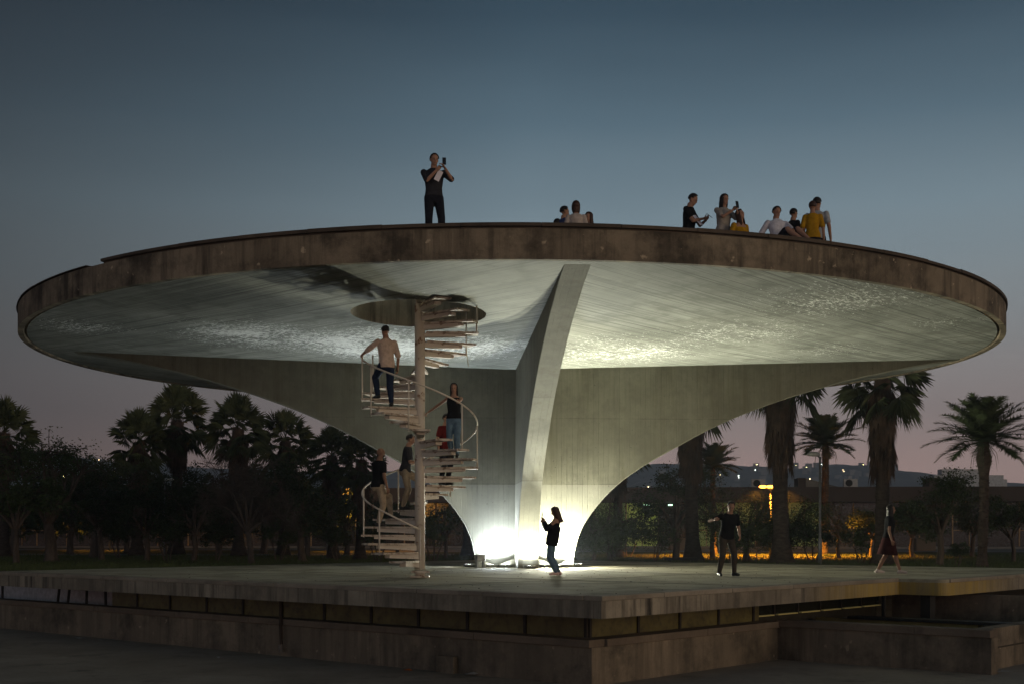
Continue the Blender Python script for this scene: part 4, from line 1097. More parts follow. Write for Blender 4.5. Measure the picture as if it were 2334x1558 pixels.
for px, lab in ((1728, 'air conditioner on the roof just right of the palm trunk by the orange lamp'), (1938, 'air conditioner on the roof right of the grey sloping block')):
    s = s_at(px, -1); x_, y_ = bp_(s, -1)
    t = thing('air_conditioner', lab, 'air conditioner', (x_, y_, 4.222), math.atan2(bd.y, bd.x), 'rooftop air conditioners')
    mb = MB(); mb.box((0, 0, .34), (.98, .4, .62)); mb.build('casing', m_ac, t, bevel=.02)
    mb = MB(); mb.tube([(-.12, -.215, .35), (-.12, -.20, .35)], .25, 20); mb.build('fan', m_fan, t)
    mb = MB(); mb.box((-.35, 0, .015), (.08, .4, .03)); mb.box((.35, 0, .015), (.08, .4, .03)); mb.build('feet', m_ac, t)
s = s_at(1415, -2); x_, y_ = bp_(s, -2)
t = thing('water_tank', 'small white water tank on the low roof above the lit windows', 'tank', (x_, y_, 4.222))
mb = MB(); mb.lathe([(.001, .0), (.32, 0), (.34, .1), (.34, .75), (.28, .85), (.001, .88)], 18); mb.build('tank_body', plain('tank_white', (.7, .7, .7), .5), t, True)
for px, w_, h_, lab in ((2188, 4.2, 1.5, 'pale domed roof hood beyond the dark tree at the right'), (2264, 1.6, 1.05, 'small grey rooftop box right of the big date palm')):
    s = s_at(px, -5); x_, y_ = bp_(s, -5); mb = MB(); n_ = 8
    mb.prism([(0, 0)] * 0 + [(-w_ / 2, -.6), (w_ / 2, -.6), (w_ / 2, .6), (-w_ / 2, .6)], 0, h_ * .7); mb.prism([(-w_ * .36, -.5), (w_ * .36, -.5), (w_ * .36, .5), (-w_ * .36, .5)], h_ * .7 + .002, h_)
    o = mb.build('roof_hood', plain('roof_hood%d' % px, (.4, .42, .44), .7)); o.location = (x_, y_, 4.222); tag(o, lab, 'roof hood')

# ================================================================== lamps
m_pole = plain('galvanised_pole', (.16, .165, .17), .5, metal=.3)
m_sod = emit('sodium_lamp', (1.0, .34, .03), 12.0)
d = 62.0
t = thing('orange_street_lamp', 'lit street lamp with three glowing orange heads on the lawn', 'street lamp', (at(1756, d), d, ZG))
mb = MB(); mb.tube([(0, 0, 0), (0, 0, 3.2)], [.06, .035], 10); mb.build('pole', plain('lamp_pole_dark', (.035, .03, .026), .6), t, True)
zt = hgt(1108, d) - ZG
for x in (-.36, 0, .36):
    mb = MB(); mb.tube([(0, 0, zt - .12), (x, 0, zt - .04)], .02, 6); mb.build('arm', m_pole, t)
    mb = MB(); mb.ball((x, 0, zt), (.19, .19, .07), 16, 8); mb.build('lamp_head', m_sod, t, True)
    if x == 0: continue
    ld = bpy.data.lights.new('sodium_glow', 'SPOT'); ld.energy = 9000; ld.color = (1.0, .36, .03); ld.shadow_soft_size = .12; ld.spot_size = R(146); ld.spot_blend = .35
    lo = bpy.data.objects.new('sodium_glow', ld); COL.objects.link(lo); lo.parent = t; lo.location = (x * 1.9, -.15, zt - .14)
def dead_lamp(px, d, ytop, lab, side=-1):
    t = thing('street_lamp', lab, 'street lamp', (at(px, d), d, ZG)); h = hgt(ytop, d) - ZG
    mb = MB(); mb.tube([(0, 0, 0), (0, 0, .9), (0, 0, .95), (0, 0, h)], [.075, .075, .045, .04], 12); mb.build('pole', m_pole, t, True)
    mb = MB(); mb.tube([(0, 0, h - .02), (side * .18, 0, h + .10)], .03, 8); mb.build('arm', m_pole, t)
    mb = MB(); mb.lathe([(.001, .13), (.12, .12), (.22, .06), (.24, 0), (.22, -.02), (.001, -.05)], 20, (side * .22, 0, h + .06)); mb.build('lamp_head', plain('lamp_head_grey%d' % px, (.42, .42, .40), .4), t, True)
dead_lamp(1869, 45.5, 1040, 'tall unlit lamp post with round head right of the orange lamp')
dead_lamp(375, 62, 1096, 'unlit lamp post with round head among the left palms', 1)
dead_lamp(748, 58, 1120, 'thin unlit lamp post left of the spiral stairs', 1)
d = 78.0
t = thing('orange_street_lamp', 'small distant orange lamp glowing through the trees left of the stairs', 'street lamp', (at(811, d), d, ZG)); zt = hgt(1141, d) - ZG
mb = MB(); mb.tube([(0, 0, 0), (0, 0, zt)], [.06, .04], 8); mb.build('pole', m_pole, t, True)
mb = MB(); mb.ball((0, 0, zt + .06), (.13, .13, .10), 14, 8); mb.build('lamp_head', m_sod, t, True)
ld = bpy.data.lights.new('sodium_glow', 'POINT'); ld.energy = 700; ld.color = (1.0, .42, .06); ld.shadow_soft_size = .15
lo = bpy.data.objects.new('sodium_glow', ld); COL.objects.link(lo); lo.parent = t; lo.location = (0, -.2, zt - .15)
d = 82.0
t = thing('orange_street_lamp', 'distant orange lamp hidden among the far left tree trunks', 'street lamp', (at(250, d), d, ZG)); zt = 2.6
mb = MB(); mb.tube([(0, 0, 0), (0, 0, zt)], [.06, .04], 8); mb.build('pole', m_pole, t, True)
mb = MB(); mb.ball((0, 0, zt + .06), (.13, .13, .10), 14, 8); mb.build('lamp_head', m_sod, t, True)
ld = bpy.data.lights.new('sodium_glow', 'POINT'); ld.energy = 500; ld.color = (1.0, .42, .06); ld.shadow_soft_size = .15
lo = bpy.data.objects.new('sodium_glow', ld); COL.objects.link(lo); lo.parent = t; lo.location = (0, -.2, zt - .15)
# bench / slab lying on the lawn
d = 49.5; mb = MB(); mb.box((0, 0, .12), (1.3, .4, .10)); mb.box((-.45, 0, .035), (.12, .35, .07)); mb.box((.45, 0, .035), (.12, .35, .07)); o = mb.build('low_bench', m_dark); o.location = (at(1551, d), d, ZG); tag(o, 'low dark bench on the lawn left of the palm trunk', 'bench')
for px, d, lab in ((1546, 80, 'square planter box before the lit windows, left of the palm trunk'), (2106, 76, 'square planter box by the right-hand building wall')):
    t = thing('planter_box', lab, 'planter', (at(px, d), d, ZG)); mb = MB(); mb.box((0, 0, .4), (1.15, .8, .7)); mb.box((0, 0, .77), (1.2, .85, .05)); mb.build('box', m_bwall, t, bevel=.02)

# ================================================================== vegetation
def leaf_mat(name, col, var=.45, transl=.25):
    k = Nodes(name); oi = k.n('ShaderNodeObjectInfo'); o = k.obj()
    f = k.noise(o, 1.7, 4, .6)
    c = k.mix(k.rng(f, .3, .7), tuple(x * (1 - var) for x in col), tuple(x * (1 + var) for x in col))
    k.b.inputs['Transmission Weight'].default_value = 0
    k.b.inputs['Subsurface Weight'].default_value = 0
    return k.done(c, .65, .25)
m_leaf = [leaf_mat('leaf_dark', (.030, .045, .017)), leaf_mat('leaf_mid', (.042, .062, .020)), leaf_mat('leaf_olive', (.055, .065, .026)), leaf_mat('leaf_weeping', (.05, .072, .022))]
m_palm = leaf_mat('palm_frond', (.06, .074, .03)); m_palm_d = leaf_mat('date_palm_frond', (.045, .06, .027))
m_dead = leaf_mat('dead_frond', (.095, .06, .04), .5)
k = Nodes('bark'); o_ = k.obj(); b = k.noise(k.mapping(o_, (6, 6, 1.5)), 1, 6, .7); k.bump(b, .8, .04)
m_bark = k.done(k.mix(k.rng(b, .35, .65), (.05, .038, .03), (.12, .095, .075)), .9, .15)
k = Nodes('palm_bark'); o_ = k.obj(); b = k.noise(k.mapping(o_, (4, 4, 14)), 1, 5, .65); k.bump(b, .8, .04)
m_pbark = k.done(k.mix(k.rng(b, .35, .65), (.035, .026, .021), (.075, .058, .046)), .9, .15)
m_twig = plain('dry_twig', (.075, .058, .046), .9)

def fan_leaf(mb, base, dirv, size, droop, rng, pet=.8, nseg=16, spread=125, fold=0.):
    """petiole and a fan of narrow segments"""
    base, dirv = Vector(base), Vector(dirv).normalized()
    side = dirv.cross(Vector((0, 0, 1)))
    if side.length < .05: side = Vector((1, 0, 0))
    side.normalize(); rl = Matrix.Rotation(R(rng.uniform(-55, 55)), 3, dirv); side = rl @ side; up = side.cross(dirv).normalized()
    hub = base + dirv * pet * size + Vector((0, 0, -droop * .25 * size))
    w = .018
    mb.add([base + side * w, base - side * w, hub - side * w * .6, hub + side * w * .6], [(0, 1, 2, 3)])
    for i in range(nseg):
        a = R(-spread + 2 * spread * (i + .5) / nseg + rng.uniform(-3, 3))
        ln = size * (.95 - .28 * (abs(a) / R(spread)) ** 2) * rng.uniform(.88, 1.05)
        dv = dirv * math.cos(a) + side * math.sin(a) * (1 - fold)
        pl_ = up * (.10 if i % 2 else -.02)
        mid = hub + dv * ln * .55 + pl_ * ln * .3 - Vector((0, 0, droop * .18 * ln))
        tip = hub + dv * ln - Vector((0, 0, (droop * .55 + .12 * abs(math.sin(a))) * ln)) + Vector((rng.uniform(-.04, .04), rng.uniform(-.04, .04), rng.uniform(-.08, .02)))
        pr = dv.cross(up).normalized() * (ln * .042)
        mb.add([hub, mid + pr, tip, mid - pr], [(0, 1, 2), (0, 2, 3)])
def sph(az, el_): return Vector((math.cos(az) * math.cos(el_), math.sin(az) * math.cos(el_), math.sin(el_)))

def fan_palm_meshes(seed, H, trunk_r, crown_r, skirt_len, skirt_r, nlive=52, ndead=210):
    rng = random.Random(seed)
    tr = MB(); pts, rad = [], []
    lx, ly = rng.uniform(-.12, .12), rng.uniform(-.12, .12)
    for i in range(22):
        u = i / 21; z = H * u
        flare = 1 + .75 * max(0, 1 - u * 7) ** 1.5 + .12 * max(0, .5 - u)
        pts.append((lx * math.sin(u * 2.2), ly * math.sin(u * 1.7), z)); rad.append(trunk_r * flare * (1 - .15 * u) * rng.uniform(.97, 1.03))
    tr.tube(pts, rad, 14)
    for _ in range(260):                                             # cut frond bases
        u = rng.uniform(.35, .98); az = rng.uniform(0, 6.28); z = H * u; r = trunk_r * (1 - .15 * u)
        p = Vector((math.cos(az) * r, math.sin(az) * r, z)); q = p + Vector((math.cos(az) * .07, math.sin(az) * .07, .09)); s_ = Vector((-math.sin(az), math.cos(az), 0)) * .035
        tr.add([p - s_, p + s_, q], [(0, 1, 2)])
    cr = MB(); top = Vector((pts[-1][0], pts[-1][1], H))
    for i in range(nlive):
        az = i * 2.39996 + rng.uniform(-.3, .3); u = i / nlive
        el_ = R(86 - 128 * u ** 1.1 + rng.uniform(-8, 8))
        fan_leaf(cr, top + Vector((0, 0, .15 - .5 * u)), sph(az, el_), crown_r * .47 * rng.uniform(.88, 1.12), .08 + .60 * u * u, rng, 1.15, 24, 118)
    sk = MB()
    prof = []
    for i in range(12):                                              # solid thatch under the hanging fronds
        u = i / 11; r = np.interp(u, [0, .12, .3, .5, .7, .88, 1], [trunk_r * 1.05, skirt_r * .38, skirt_r * .58, skirt_r * .62, skirt_r * .54, skirt_r * .42, trunk_r * 1.05])
        prof.append((max(trunk_r * 1.02, r) * rng.uniform(.95, 1.05), H - .1 - skirt_len * u * .92))
    sk.lathe(prof[::-1], 18, (top.x, top.y, 0))
    for i in range(ndead):
        u = (i / ndead) ** .9; az = rng.uniform(0, 6.28); z = H - .05 - skirt_len * .72 * u
        b = top + Vector((math.cos(az) * trunk_r * .8, math.sin(az) * trunk_r * .8, z - H))
        out = (.62 if u < .2 else .36) * rng.uniform(.6, 1.15) * (1 - .5 * max(0, u - .6))
        fan_leaf(sk, b, Vector((math.cos(az) * out, math.sin(az) * out, -1)), skirt_r * rng.uniform(.5, .95), .9, rng, .55, 9, 40, .35)
    for i in range(1100):                                            # loose strands
        az = rng.uniform(0, 6.28); u = rng.random(); r = np.interp(H + .1 - skirt_len * u, [p[1] for p in prof[::-1]], [p[0] for p in prof[::-1]]) * rng.uniform(1.0, 1.12)
        p = top + Vector((math.cos(az) * r, math.sin(az) * r, .1 - skirt_len * u)); ln = rng.uniform(.25, .6); s_ = Vector((-math.sin(az), math.cos(az), 0)) * .012
        q = p + Vector((math.cos(az) * rng.uniform(-.04, .1) + rng.uniform(-.05, .05), math.sin(az) * rng.uniform(-.04, .1), -ln))
        sk.add([p - s_, p + s_, q], [(0, 1, 2)])
    return tr.mesh('trunk', m_pbark, True), cr.mesh('crown', m_palm), sk.mesh('skirt', m_dead)

def date_palm_meshes(seed, H, trunk_r, frond, nf=44, bulb=.0):
    rng = random.Random(seed)
    tr = MB(); pts, rad = [], []
    for i in range(26):
        u = i / 25; fl = 1 + .5 * max(0, 1 - u * 8) ** 1.5
        b = bulb * math.exp(-((u - .86) / .075) ** 2)
        pts.append((.10 * math.sin(u * 2.4), .05 * u, H * u)); rad.append(trunk_r * fl * (1 + b) * rng.uniform(.95, 1.05))
    tr.tube(pts, rad, 14)
    for _ in range(420):
        u = rng.uniform(.1, .97); i = int(u * 25); az = rng.uniform(0, 6.28); r = rad[i]; p = Vector(pts[i]) + Vector((math.cos(az) * r, math.sin(az) * r, rng.uniform(-.1, .1))); q = p + Vector((math.cos(az) * .06, math.sin(az) * .06, .08)); s_ = Vector((-math.sin(az), math.cos(az), 0)) * .04
        tr.add([p - s_, p + s_, q], [(0, 1, 2)])
    cr = MB(); top = Vector(pts[-1])
    for i in range(nf):
        az = i * 2.39996 + rng.uniform(-.2, .2); u = i / nf
        el0 = R(84 - 92 * u + rng.uniform(-6, 6)); L = frond * rng.uniform(.85, 1.08) * (.8 + .2 * math.sin(u * PI))
        p = top.copy(); el_ = el0; prev = p.copy(); N_ = 26
        hd = Vector((math.cos(az), math.sin(az), 0)); sd = Vector((-math.sin(az), math.cos(az), 0))
        path = [p.copy()]
        for j in range(N_):
            el_ -= R(.35 + 1.9 * (j / N_) + .5 * u)
            p = p + (hd * math.cos(el_) + Vector((0, 0, math.sin(el_)))) * (L / N_); path.append(p.copy())
        cr.tube(path[::3] + [path[-1]], [.022 - .018 * q / 9 for q in range(len(path[::3]) + 1)], 3, False)
        for j in range(4, N_ * 2):
            t_ = j / (N_ * 2); q = path[int(t_ * N_)].lerp(path[min(N_, int(t_ * N_) + 1)], t_ * N_ - int(t_ * N_))
            tg = (path[min(N_, int(t_ * N_) + 1)] - path[int(t_ * N_)]).normalized(); nrm_ = sd.cross(tg).normalized()
            ln = frond * .27 * math.sin(PI * min(1, .12 + t_ * .86)) ** .6 * rng.uniform(.85, 1.1)
            for sg in (-1, 1):
                dv = (tg * .62 + sd * sg * .75 + nrm_ * rng.uniform(.0, .38) * (1 if nrm_.z > 0 else -1)).normalized(); tip = q + dv * ln - Vector((0, 0, ln * .18)); w = tg * .042
                cr.add([q - w, q + w, tip], [(0, 1, 2)])
    for i in range(14):                                              # a few hanging dry fronds
        az = rng.uniform(0, 6.28); p = top + Vector((math.cos(az) * trunk_r, math.sin(az) * trunk_r, -.1)); q = p + Vector((math.cos(az) * .4, math.sin(az) * .4, -frond * rng.uniform(.3, .55)))
        cr.tube([p, p.lerp(q, .5) + Vector((math.cos(az) * .12, math.sin(az) * .12, .05)), q], [.015, .012, .004], 3, False)
    return tr.mesh('trunk', m_pbark, True), cr.mesh('crown', m_palm_d)

def put(name, label, cat, meshes, px, d, scale=1., rz=0., group=None, sx=1.):
    t = thing(name, label, cat, (at(px, d), d, ZG - .03), rz, group)
    t.scale = (scale * sx, scale * sx, scale)
    for nme, me_ in meshes: link(nme, me_, t)
    return t
GP = 'tall fan palms with hanging skirts of dead fronds'
fp = []
for sd, H_, tr_, cr_, sl_, sr_ in ((1, 6.3, .27, 1.85, 3.4, .78), (2, 6.1, .26, 1.8, 2.4, .72), (3, 6.6, .28, 1.95, 1.9, .74), (4, 6.0, .29, 1.85, 2.2, .8)):
    a_, b_, c_ = fan_palm_meshes(sd, H_, tr_, cr_, sl_, sr_); fp.append((('trunk', a_), ('crown', b_), ('skirt', c_)))
for px, d, ytop, v, lab in (
    (2010, 45.5, 852, 0, 'big fan palm with long brown skirt right of the slender date palm'),
    (1782, 47.0, 812, 0, 'fan palm with long brown skirt and trunk right of the orange lamp'),
    (1580, 50.0, 870, 0, 'fan palm with skirt cut by the right fin, left of the small date palm'),
    (1405, 58.0, 1010, 1, 'fan palm trunk standing close right of the column foot'),
    (8, 60.0, 985, 2, 'fan palm cut off by the left picture edge'),
    (312, 63.0, 1005, 3, 'leftmost fan palm of the cluster at the left, its fronds reaching out left'),
    (402, 66.0, 955, 2, 'tallest fan palm of the cluster at the left'),
    (545, 62.0, 975, 2, 'bushy fan palm standing in the middle of the left row'),
    (645, 64.0, 1000, 1, 'fan palm with pale upright fronds, right in the left row'),
    (760, 56.0, 1035, 3, 'fan palm tucked under the left fin with a wide brown skirt'),
    (820, 54.0, 1045, 3, 'shaggy fan palm directly behind the spiral stairs'),
    (1092, 49.0, 1040, 1, 'fan palm whose dark trunk shows right beside the left fin foot'),
    (1085 - 20, 62.0, 1010, 2, 'slim trunked fan palm seen through the arch left of the column foot')):
    H0 = {0: 6.3, 1: 6.1, 2: 6.6, 3: 6.0}[v]
    sc = (hgt(ytop, d) - ZG) / H0
    put('fan_palm', lab, 'palm tree', fp[v], px, d, sc, px * .37, GP, (.86 if v == 0 else .8) if d < 52 else .97)
dp = []
for sd, H_, tr_, fr_, bl in ((11, 5.3, .16, 1.95, .0), (12, 5.6, .21, 2.75, .6)):
    a_, b_ = date_palm_meshes(sd, H_, tr_, fr_, 46, bl); dp.append((('trunk', a_), ('crown', b_)))
for px, d, ytop, v, lab in ((1878, 66, 1012, 0, 'slender date palm with rounded crown behind the tall lamp post'), (1628, 66, 1062, 0, 'small date palm peeking out right of the skirted palm'),
                            (2238, 41.5, 1004, 1, 'stout date palm with arching fronds and swollen neck at the right edge')):
    H0 = 5.3 if v == 0 else 5.6; put('date_palm', lab, 'palm tree', dp[v], px, d, (hgt(ytop, d) - ZG) / H0, px * .21, 'feathery date palms')

def tree_meshes(seed, H, R_, trunk_h, trunk_r, style='round', leaf=.11, nleaf=62, nl=8, nt=13, stems=1, mat=None):
    """trunk with limbs; crown of leaf clumps on real twigs"""
    rng = random.Random(seed); tr = MB(); cr = MB(); tg = []
    for s_ in range(stems):
        a0 = rng.uniform(0, 6.28); ln0 = .0 if stems == 1 else .45
        base = Vector((math.cos(a0) * .12 * (stems > 1), math.sin(a0) * .12 * (stems > 1), 0)); fork = base + Vector((math.cos(a0) * ln0 * trunk_h + rng.uniform(-.1, .1) * trunk_h, math.sin(a0) * ln0 * trunk_h + rng.uniform(-.1, .1) * trunk_h, trunk_h))
        m1 = base.lerp(fork, .5) + Vector((rng.uniform(-.09, .09), rng.uniform(-.09, .09), 0)) * trunk_h
        k0 = 1 if stems == 1 else .62
        tr.tube([base, base.lerp(m1, .25), m1, fork], [trunk_r * 1.45 * k0, trunk_r * 1.05 * k0, trunk_r * .9 * k0, trunk_r * .8 * k0], 9)
        for i in range(max(2, nl // stems)):
            az = i * 2.4 + rng.uniform(-.4, .4) + a0; u = rng.random()
            rr = R_ * (.35 + .5 * math.sqrt(u)); zz = trunk_h + (H - trunk_h) * rng.uniform(.22, .80)
            if style == 'flat': zz = trunk_h + (H - trunk_h) * rng.uniform(.62, .86)
            lim = Vector((math.cos(az) * rr, math.sin(az) * rr, zz)) + Vector((fork.x, fork.y, 0)) * .6
            mid = fork.lerp(lim, .5) + Vector((0, 0, .12 * (H - trunk_h))) * (1 if style != 'flat' else -.2) + Vector((rng.uniform(-.15, .15), rng.uniform(-.15, .15), 0)) * R_
            tr.tube([fork, fork.lerp(mid, .5) + Vector((0, 0, .03)), mid, lim], [trunk_r * .62 * k0, trunk_r * .45 * k0, trunk_r * .30 * k0, trunk_r * .16], 6, False)
            for j in range(nt):
                v = Vector((rng.gauss(0, 1), rng.gauss(0, 1), rng.gauss(0, .75 if style != 'flat' else .28))); v.normalize(); v *= R_ * rng.uniform(.25, .52)
                tw = lim + v
                if style != 'weep': tw.z = max(tw.z, trunk_h * .75)
                tr.tube([lim.lerp(mid, rng.uniform(0, .4)), lim.lerp(tw, .6) + Vector((0, 0, .05)), tw], [trunk_r * .12, trunk_r * .07, .006], 4, False)
                tg.append(tw)
    if style == 'bare':
        for tw in tg:
            for _ in range(16):
                v = Vector((rng.gauss(0, 1), rng.gauss(0, 1), rng.gauss(.25, .9))).normalized() * rng.uniform(.2, .55); q = tw + v * .55 + Vector((rng.uniform(-.05, .05), rng.uniform(-.05, .05), 0)); e = tw + v + Vector((rng.uniform(-.1, .1), rng.uniform(-.1, .1), rng.uniform(-.1, .1)))
                tr.tube([tw, q, e], [.007, .005, .002], 3, False)
                for _k in range(2):
                    e2 = q + Vector((rng.gauss(0, .14), rng.gauss(0, .14), rng.gauss(.03, .14))); tr.tube([q, e2], [.004, .002], 3, False)
        return tr.mesh('trunk', m_twig), None
    vs_, fs = [], []
    def leafq(p, s_):
        a = Vector((rng.gauss(0, 1), rng.gauss(0, 1), rng.gauss(0, .6))).normalized(); b = Vector((rng.gauss(0, 1), rng.gauss(0, 1), rng.gauss(0, 1))); b = (b - a * b.dot(a)).normalized()
        o = len(vs_); vs_.extend([p, p + a * s_ * .5 + b * s_ * .28, p + a * s_, p + a * s_ * .5 - b * s_ * .28]); fs.append((o, o + 1, o + 2, o + 3))
    for tw in tg:
        if style == 'weep':
            for _ in range(9):
                p = tw + Vector((rng.gauss(0, .28), rng.gauss(0, .28), rng.gauss(0, .12))); n_ = rng.randint(7, 15); dx, dy = rng.gauss(0, .015), rng.gauss(0, .015)
                for q in range(n_):
                    p = p + Vector((dx + rng.gauss(0, .012), dy + rng.gauss(0, .012), -.085))
                    if p.z < .55: break
                    leafq(p, leaf * .95); 
        else:
            cl = R_ * .17 * rng.uniform(.6, 1.25)
            for _ in range(int(nleaf * rng.uniform(.55, 1.4))):
                v = Vector((rng.gauss(0, 1), rng.gauss(0, 1), rng.gauss(0, .7)))
                leafq(tw + v * cl * .62, leaf * rng.uniform(.7, 1.25))
    cr.v = [tuple(p) for p in vs_]; cr.f = fs; cr.mi = [0] * len(fs)
    return tr.mesh('trunk', m_bark, True), cr.mesh('crown', mat or m_leaf[0])
def kinds(*a, **k):
    t_, c_ = tree_meshes(*a, **k); return (('trunk', t_), ('crown', c_)) if c_ else (('trunk', t_),)
T_round = [kinds(31, 3.6, 1.5, 1.15, .13, mat=m_leaf[0]), kinds(32, 3.4, 1.45, 1.2, .11, mat=m_leaf[1]), kinds(33, 3.9, 1.6, 1.3, .15, mat=m_leaf[0], nl=9)]
T_flat = [kinds(41, 5.0, 2.2, 1.5, .24, 'flat', .10, 46, 9, 12, mat=m_leaf[1]), kinds(42, 4.6, 2.0, 1.4, .20, 'flat', .10, 46, 8, 11, mat=m_leaf[2])]
T_weep = [kinds(51, 3.5, 1.5, 1.3, .14, 'weep', .10, mat=m_leaf[3], nl=7, nt=11), kinds(52, 3.2, 1.35, 1.2, .12, 'weep', .10, mat=m_leaf[3], nl=7, nt=10)]
T_shrub = [kinds(61, 1.55, .75, .5, .05, 'round', .08, 44, 9, 8, stems=3, mat=m_leaf[0]), kinds(62, 1.7, .7, .6, .05, 'round', .08, 44, 9, 8, stems=3, mat=m_leaf[1])]
T_bare = [kinds(71, 3.7, 1.7, 1.2, .12, 'bare', nl=10, nt=14)]
T_airy = [kinds(81, 3.2, 1.25, 1.1, .11, 'round', .09, 26, 8, 11, mat=m_leaf[2])]
def trees(lst, name, cat, group, z_of=None):
    for px, d, ytop, src, H0, lab in lst:
        sc = (hgt(ytop, d) - ZG) / H0
        put(name, lab, cat, src, px, d, sc, px * .53 + d, group)
BT = 'broadleaf trees on the lawn'
trees([
    (38, 47.5, 1060, T_round[1], 3.5, 'slim dark tree closest to the left picture edge'),
    (117, 50, 1003, T_flat[0], 4.75, 'thick-trunked spreading tree at the far left with flat airy crown'),
    (30, 62, 1030, T_flat[1], 4.4, 'airy spreading tree behind the palm at the left picture edge'),
    (215, 58, 1040, T_flat[1], 4.4, 'airy tree between the thick-trunked one and the palm cluster'),
    (232, 53, 1090, T_round[0], 3.5, 'dark round tree right of the thick-trunked tree'),
    (335, 52, 1105, T_round[2], 3.8, 'dark round tree under the palm cluster, left one'),
    (441, 51, 1100, T_round[0], 3.5, 'dark round tree under the palm cluster, right one'),
    (690, 50, 1055, T_round[2], 3.8, 'dense dark tree with a forked slanting trunk left of the stairs'),
    (700, 62, 1090, T_round[1], 3.4, 'dark tree behind the forked one left of the stairs'),
    (390, 69, 1062, T_round[2], 3.8, 'dark tree in the back row right behind the tallest fan palm'),
    (160, 66, 1075, T_round[2], 3.8, 'dark tree further back between the far left trunks'),
    (500, 66, 1072, T_round[0], 3.5, 'dark tree in the back row behind the bare one'),
    (290, 70, 1065, T_round[1], 3.4, 'dark tree in the back row behind the leftmost fan palm'),
    (600, 70, 1068, T_round[2], 3.8, 'dark tree in the back row between bare tree and forked tree'),
    (790, 66, 1100, T_round[0], 3.5, 'dark tree in the back row left of the stairs'),
    (905, 60, 1130, T_round[1], 3.4, 'dark tree behind the lower flight of the stairs'),
    (1015, 56, 1140, T_airy[0], 3.1, 'thin airy tree seen between stair pole and left fin foot'),
    (1352, 47, 1150, T_weep[1], 3.1, 'feathery tree right beside the right fin foot'),
    (1392, 52, 1130, T_weep[0], 3.4, 'feathery dark tree before the fan palm trunk right of the column'),
    (1540, 54, 1068, T_round[2], 3.8, 'dark tree with glossy leaves left of the skirted palm'),
    (1625, 56, 1105, T_airy[0], 3.1, 'tree with pale bare twigs before the small date palm'),
    (1700, 50, 1112, T_weep[0], 3.4, 'weeping tree left of the orange lamp'),
    (1806, 49, 1118, T_weep[1], 3.1, 'weeping tree right of the orange lamp, around the palm trunk'),
    (1912, 56.5, 1140, T_airy[0], 3.1, 'small tree lit orange by the lamp'),
    (1985, 62, 1150, T_round[1], 3.4, 'dark tree behind the trunk of the big fan palm'),
    (2140, 44.5, 1078, T_round[2], 3.8, 'round dense tree between big fan palm and stout date palm'),
    (2080, 58, 1130, T_round[0], 3.5, 'dark tree behind the round dense one at the right'),
    (2310, 50, 1130, T_round[1], 3.4, 'dark tree cut off by the right picture edge'),
    (2215, 60, 1120, T_round[0], 3.5, 'dark tree behind the trunk of the stout date palm'),
], 'broadleaf_tree', 'tree', BT)
trees([(573, 46.5, 1062, T_bare[0], 3.6, 'leafless twiggy tree with pale straight trunk at the left')], 'bare_tree', 'tree', None)
trees([
    (275, 57, 1185, T_shrub[0], 1.5, 'bushy shrub right of the thick trunk at the left'),
    (383, 52, 1180, T_shrub[1], 1.6, 'v-shaped dense shrub under the palm cluster'),
    (492, 51.5, 1195, T_shrub[0], 1.5, 'spreading multi-stemmed shrub left of the bare trunk'),
    (632, 51, 1190, T_shrub[1], 1.6, 'shrub right of the bare trunk'),
    (772, 51, 1198, T_shrub[0], 1.5, 'dense clipped shrub left of the stairs'),
    (862, 52, 1185, T_shrub[1], 1.6, 'shrub seen through the lower stair treads'),
    (985, 50, 1165, T_shrub[1], 1.6, 'leafy shrub right behind the stair pole'),
    (1430, 62, 1188, T_shrub[0], 1.5, 'dark conical shrub before the lit windows'),
    (1486, 49.5, 1193, T_shrub[1], 1.6, 'small leafy tree-like shrub in the middle of the lawn right of the column'),
    (1660, 48, 1208, T_shrub[0], 1.5, 'shrub behind the man with legs apart'),
    (1722, 47.5, 1200, T_shrub[1], 1.6, 'shrub with thin stems under the orange lamp'),
    (1855, 47.5, 1190, T_shrub[0], 1.5, 'shrub at the foot of the tall unlit lamp post'),
    (1962, 47, 1195, T_shrub[1], 1.6, 'shrub left of the big fan palm trunk'),
    (2179, 43.5, 1235, T_shrub[0], 1.5, 'little shrub between round tree and stout date palm'),
], 'shrub', 'shrub', 'shrubs on the lawn')
# far belt of trees before the building, seen only as a dark mass
mbv, mbf = [], []
rr = random.Random(77)
for side in ((-62, -10),):
    for _ in range(16000):
        x = rr.uniform(*side); y = rr.uniform(76, 83); zt_ = 3.9 + .8 * math.sin(x * .7) + .6 * math.sin(x * 1.9 + 1); z = ZG + .9 + (zt_ - .9) * math.sqrt(rr.random())
        s_ = .32; a = Vector((rr.gauss(0, 1), rr.gauss(0, 1), rr.gauss(0, .6))).normalized() * s_; b = Vector((rr.gauss(0, 1), rr.gauss(0, 1), rr.gauss(0, 1))).normalized() * s_ * .5
        p = Vector((x, y, z)); o = len(mbv); mbv += [tuple(p), tuple(p + a + b), tuple(p + a * 2), tuple(p + a - b)]; mbf.append((o, o + 1, o + 2, o + 3))
mb = MB(); mb.v = mbv; mb.f = mbf; mb.mi = [0] * len(mbf); tag(mb.build('tree_belt', m_leaf[0]), 'dark far belt of trees in front of the building at the left', 'trees', kind='stuff')

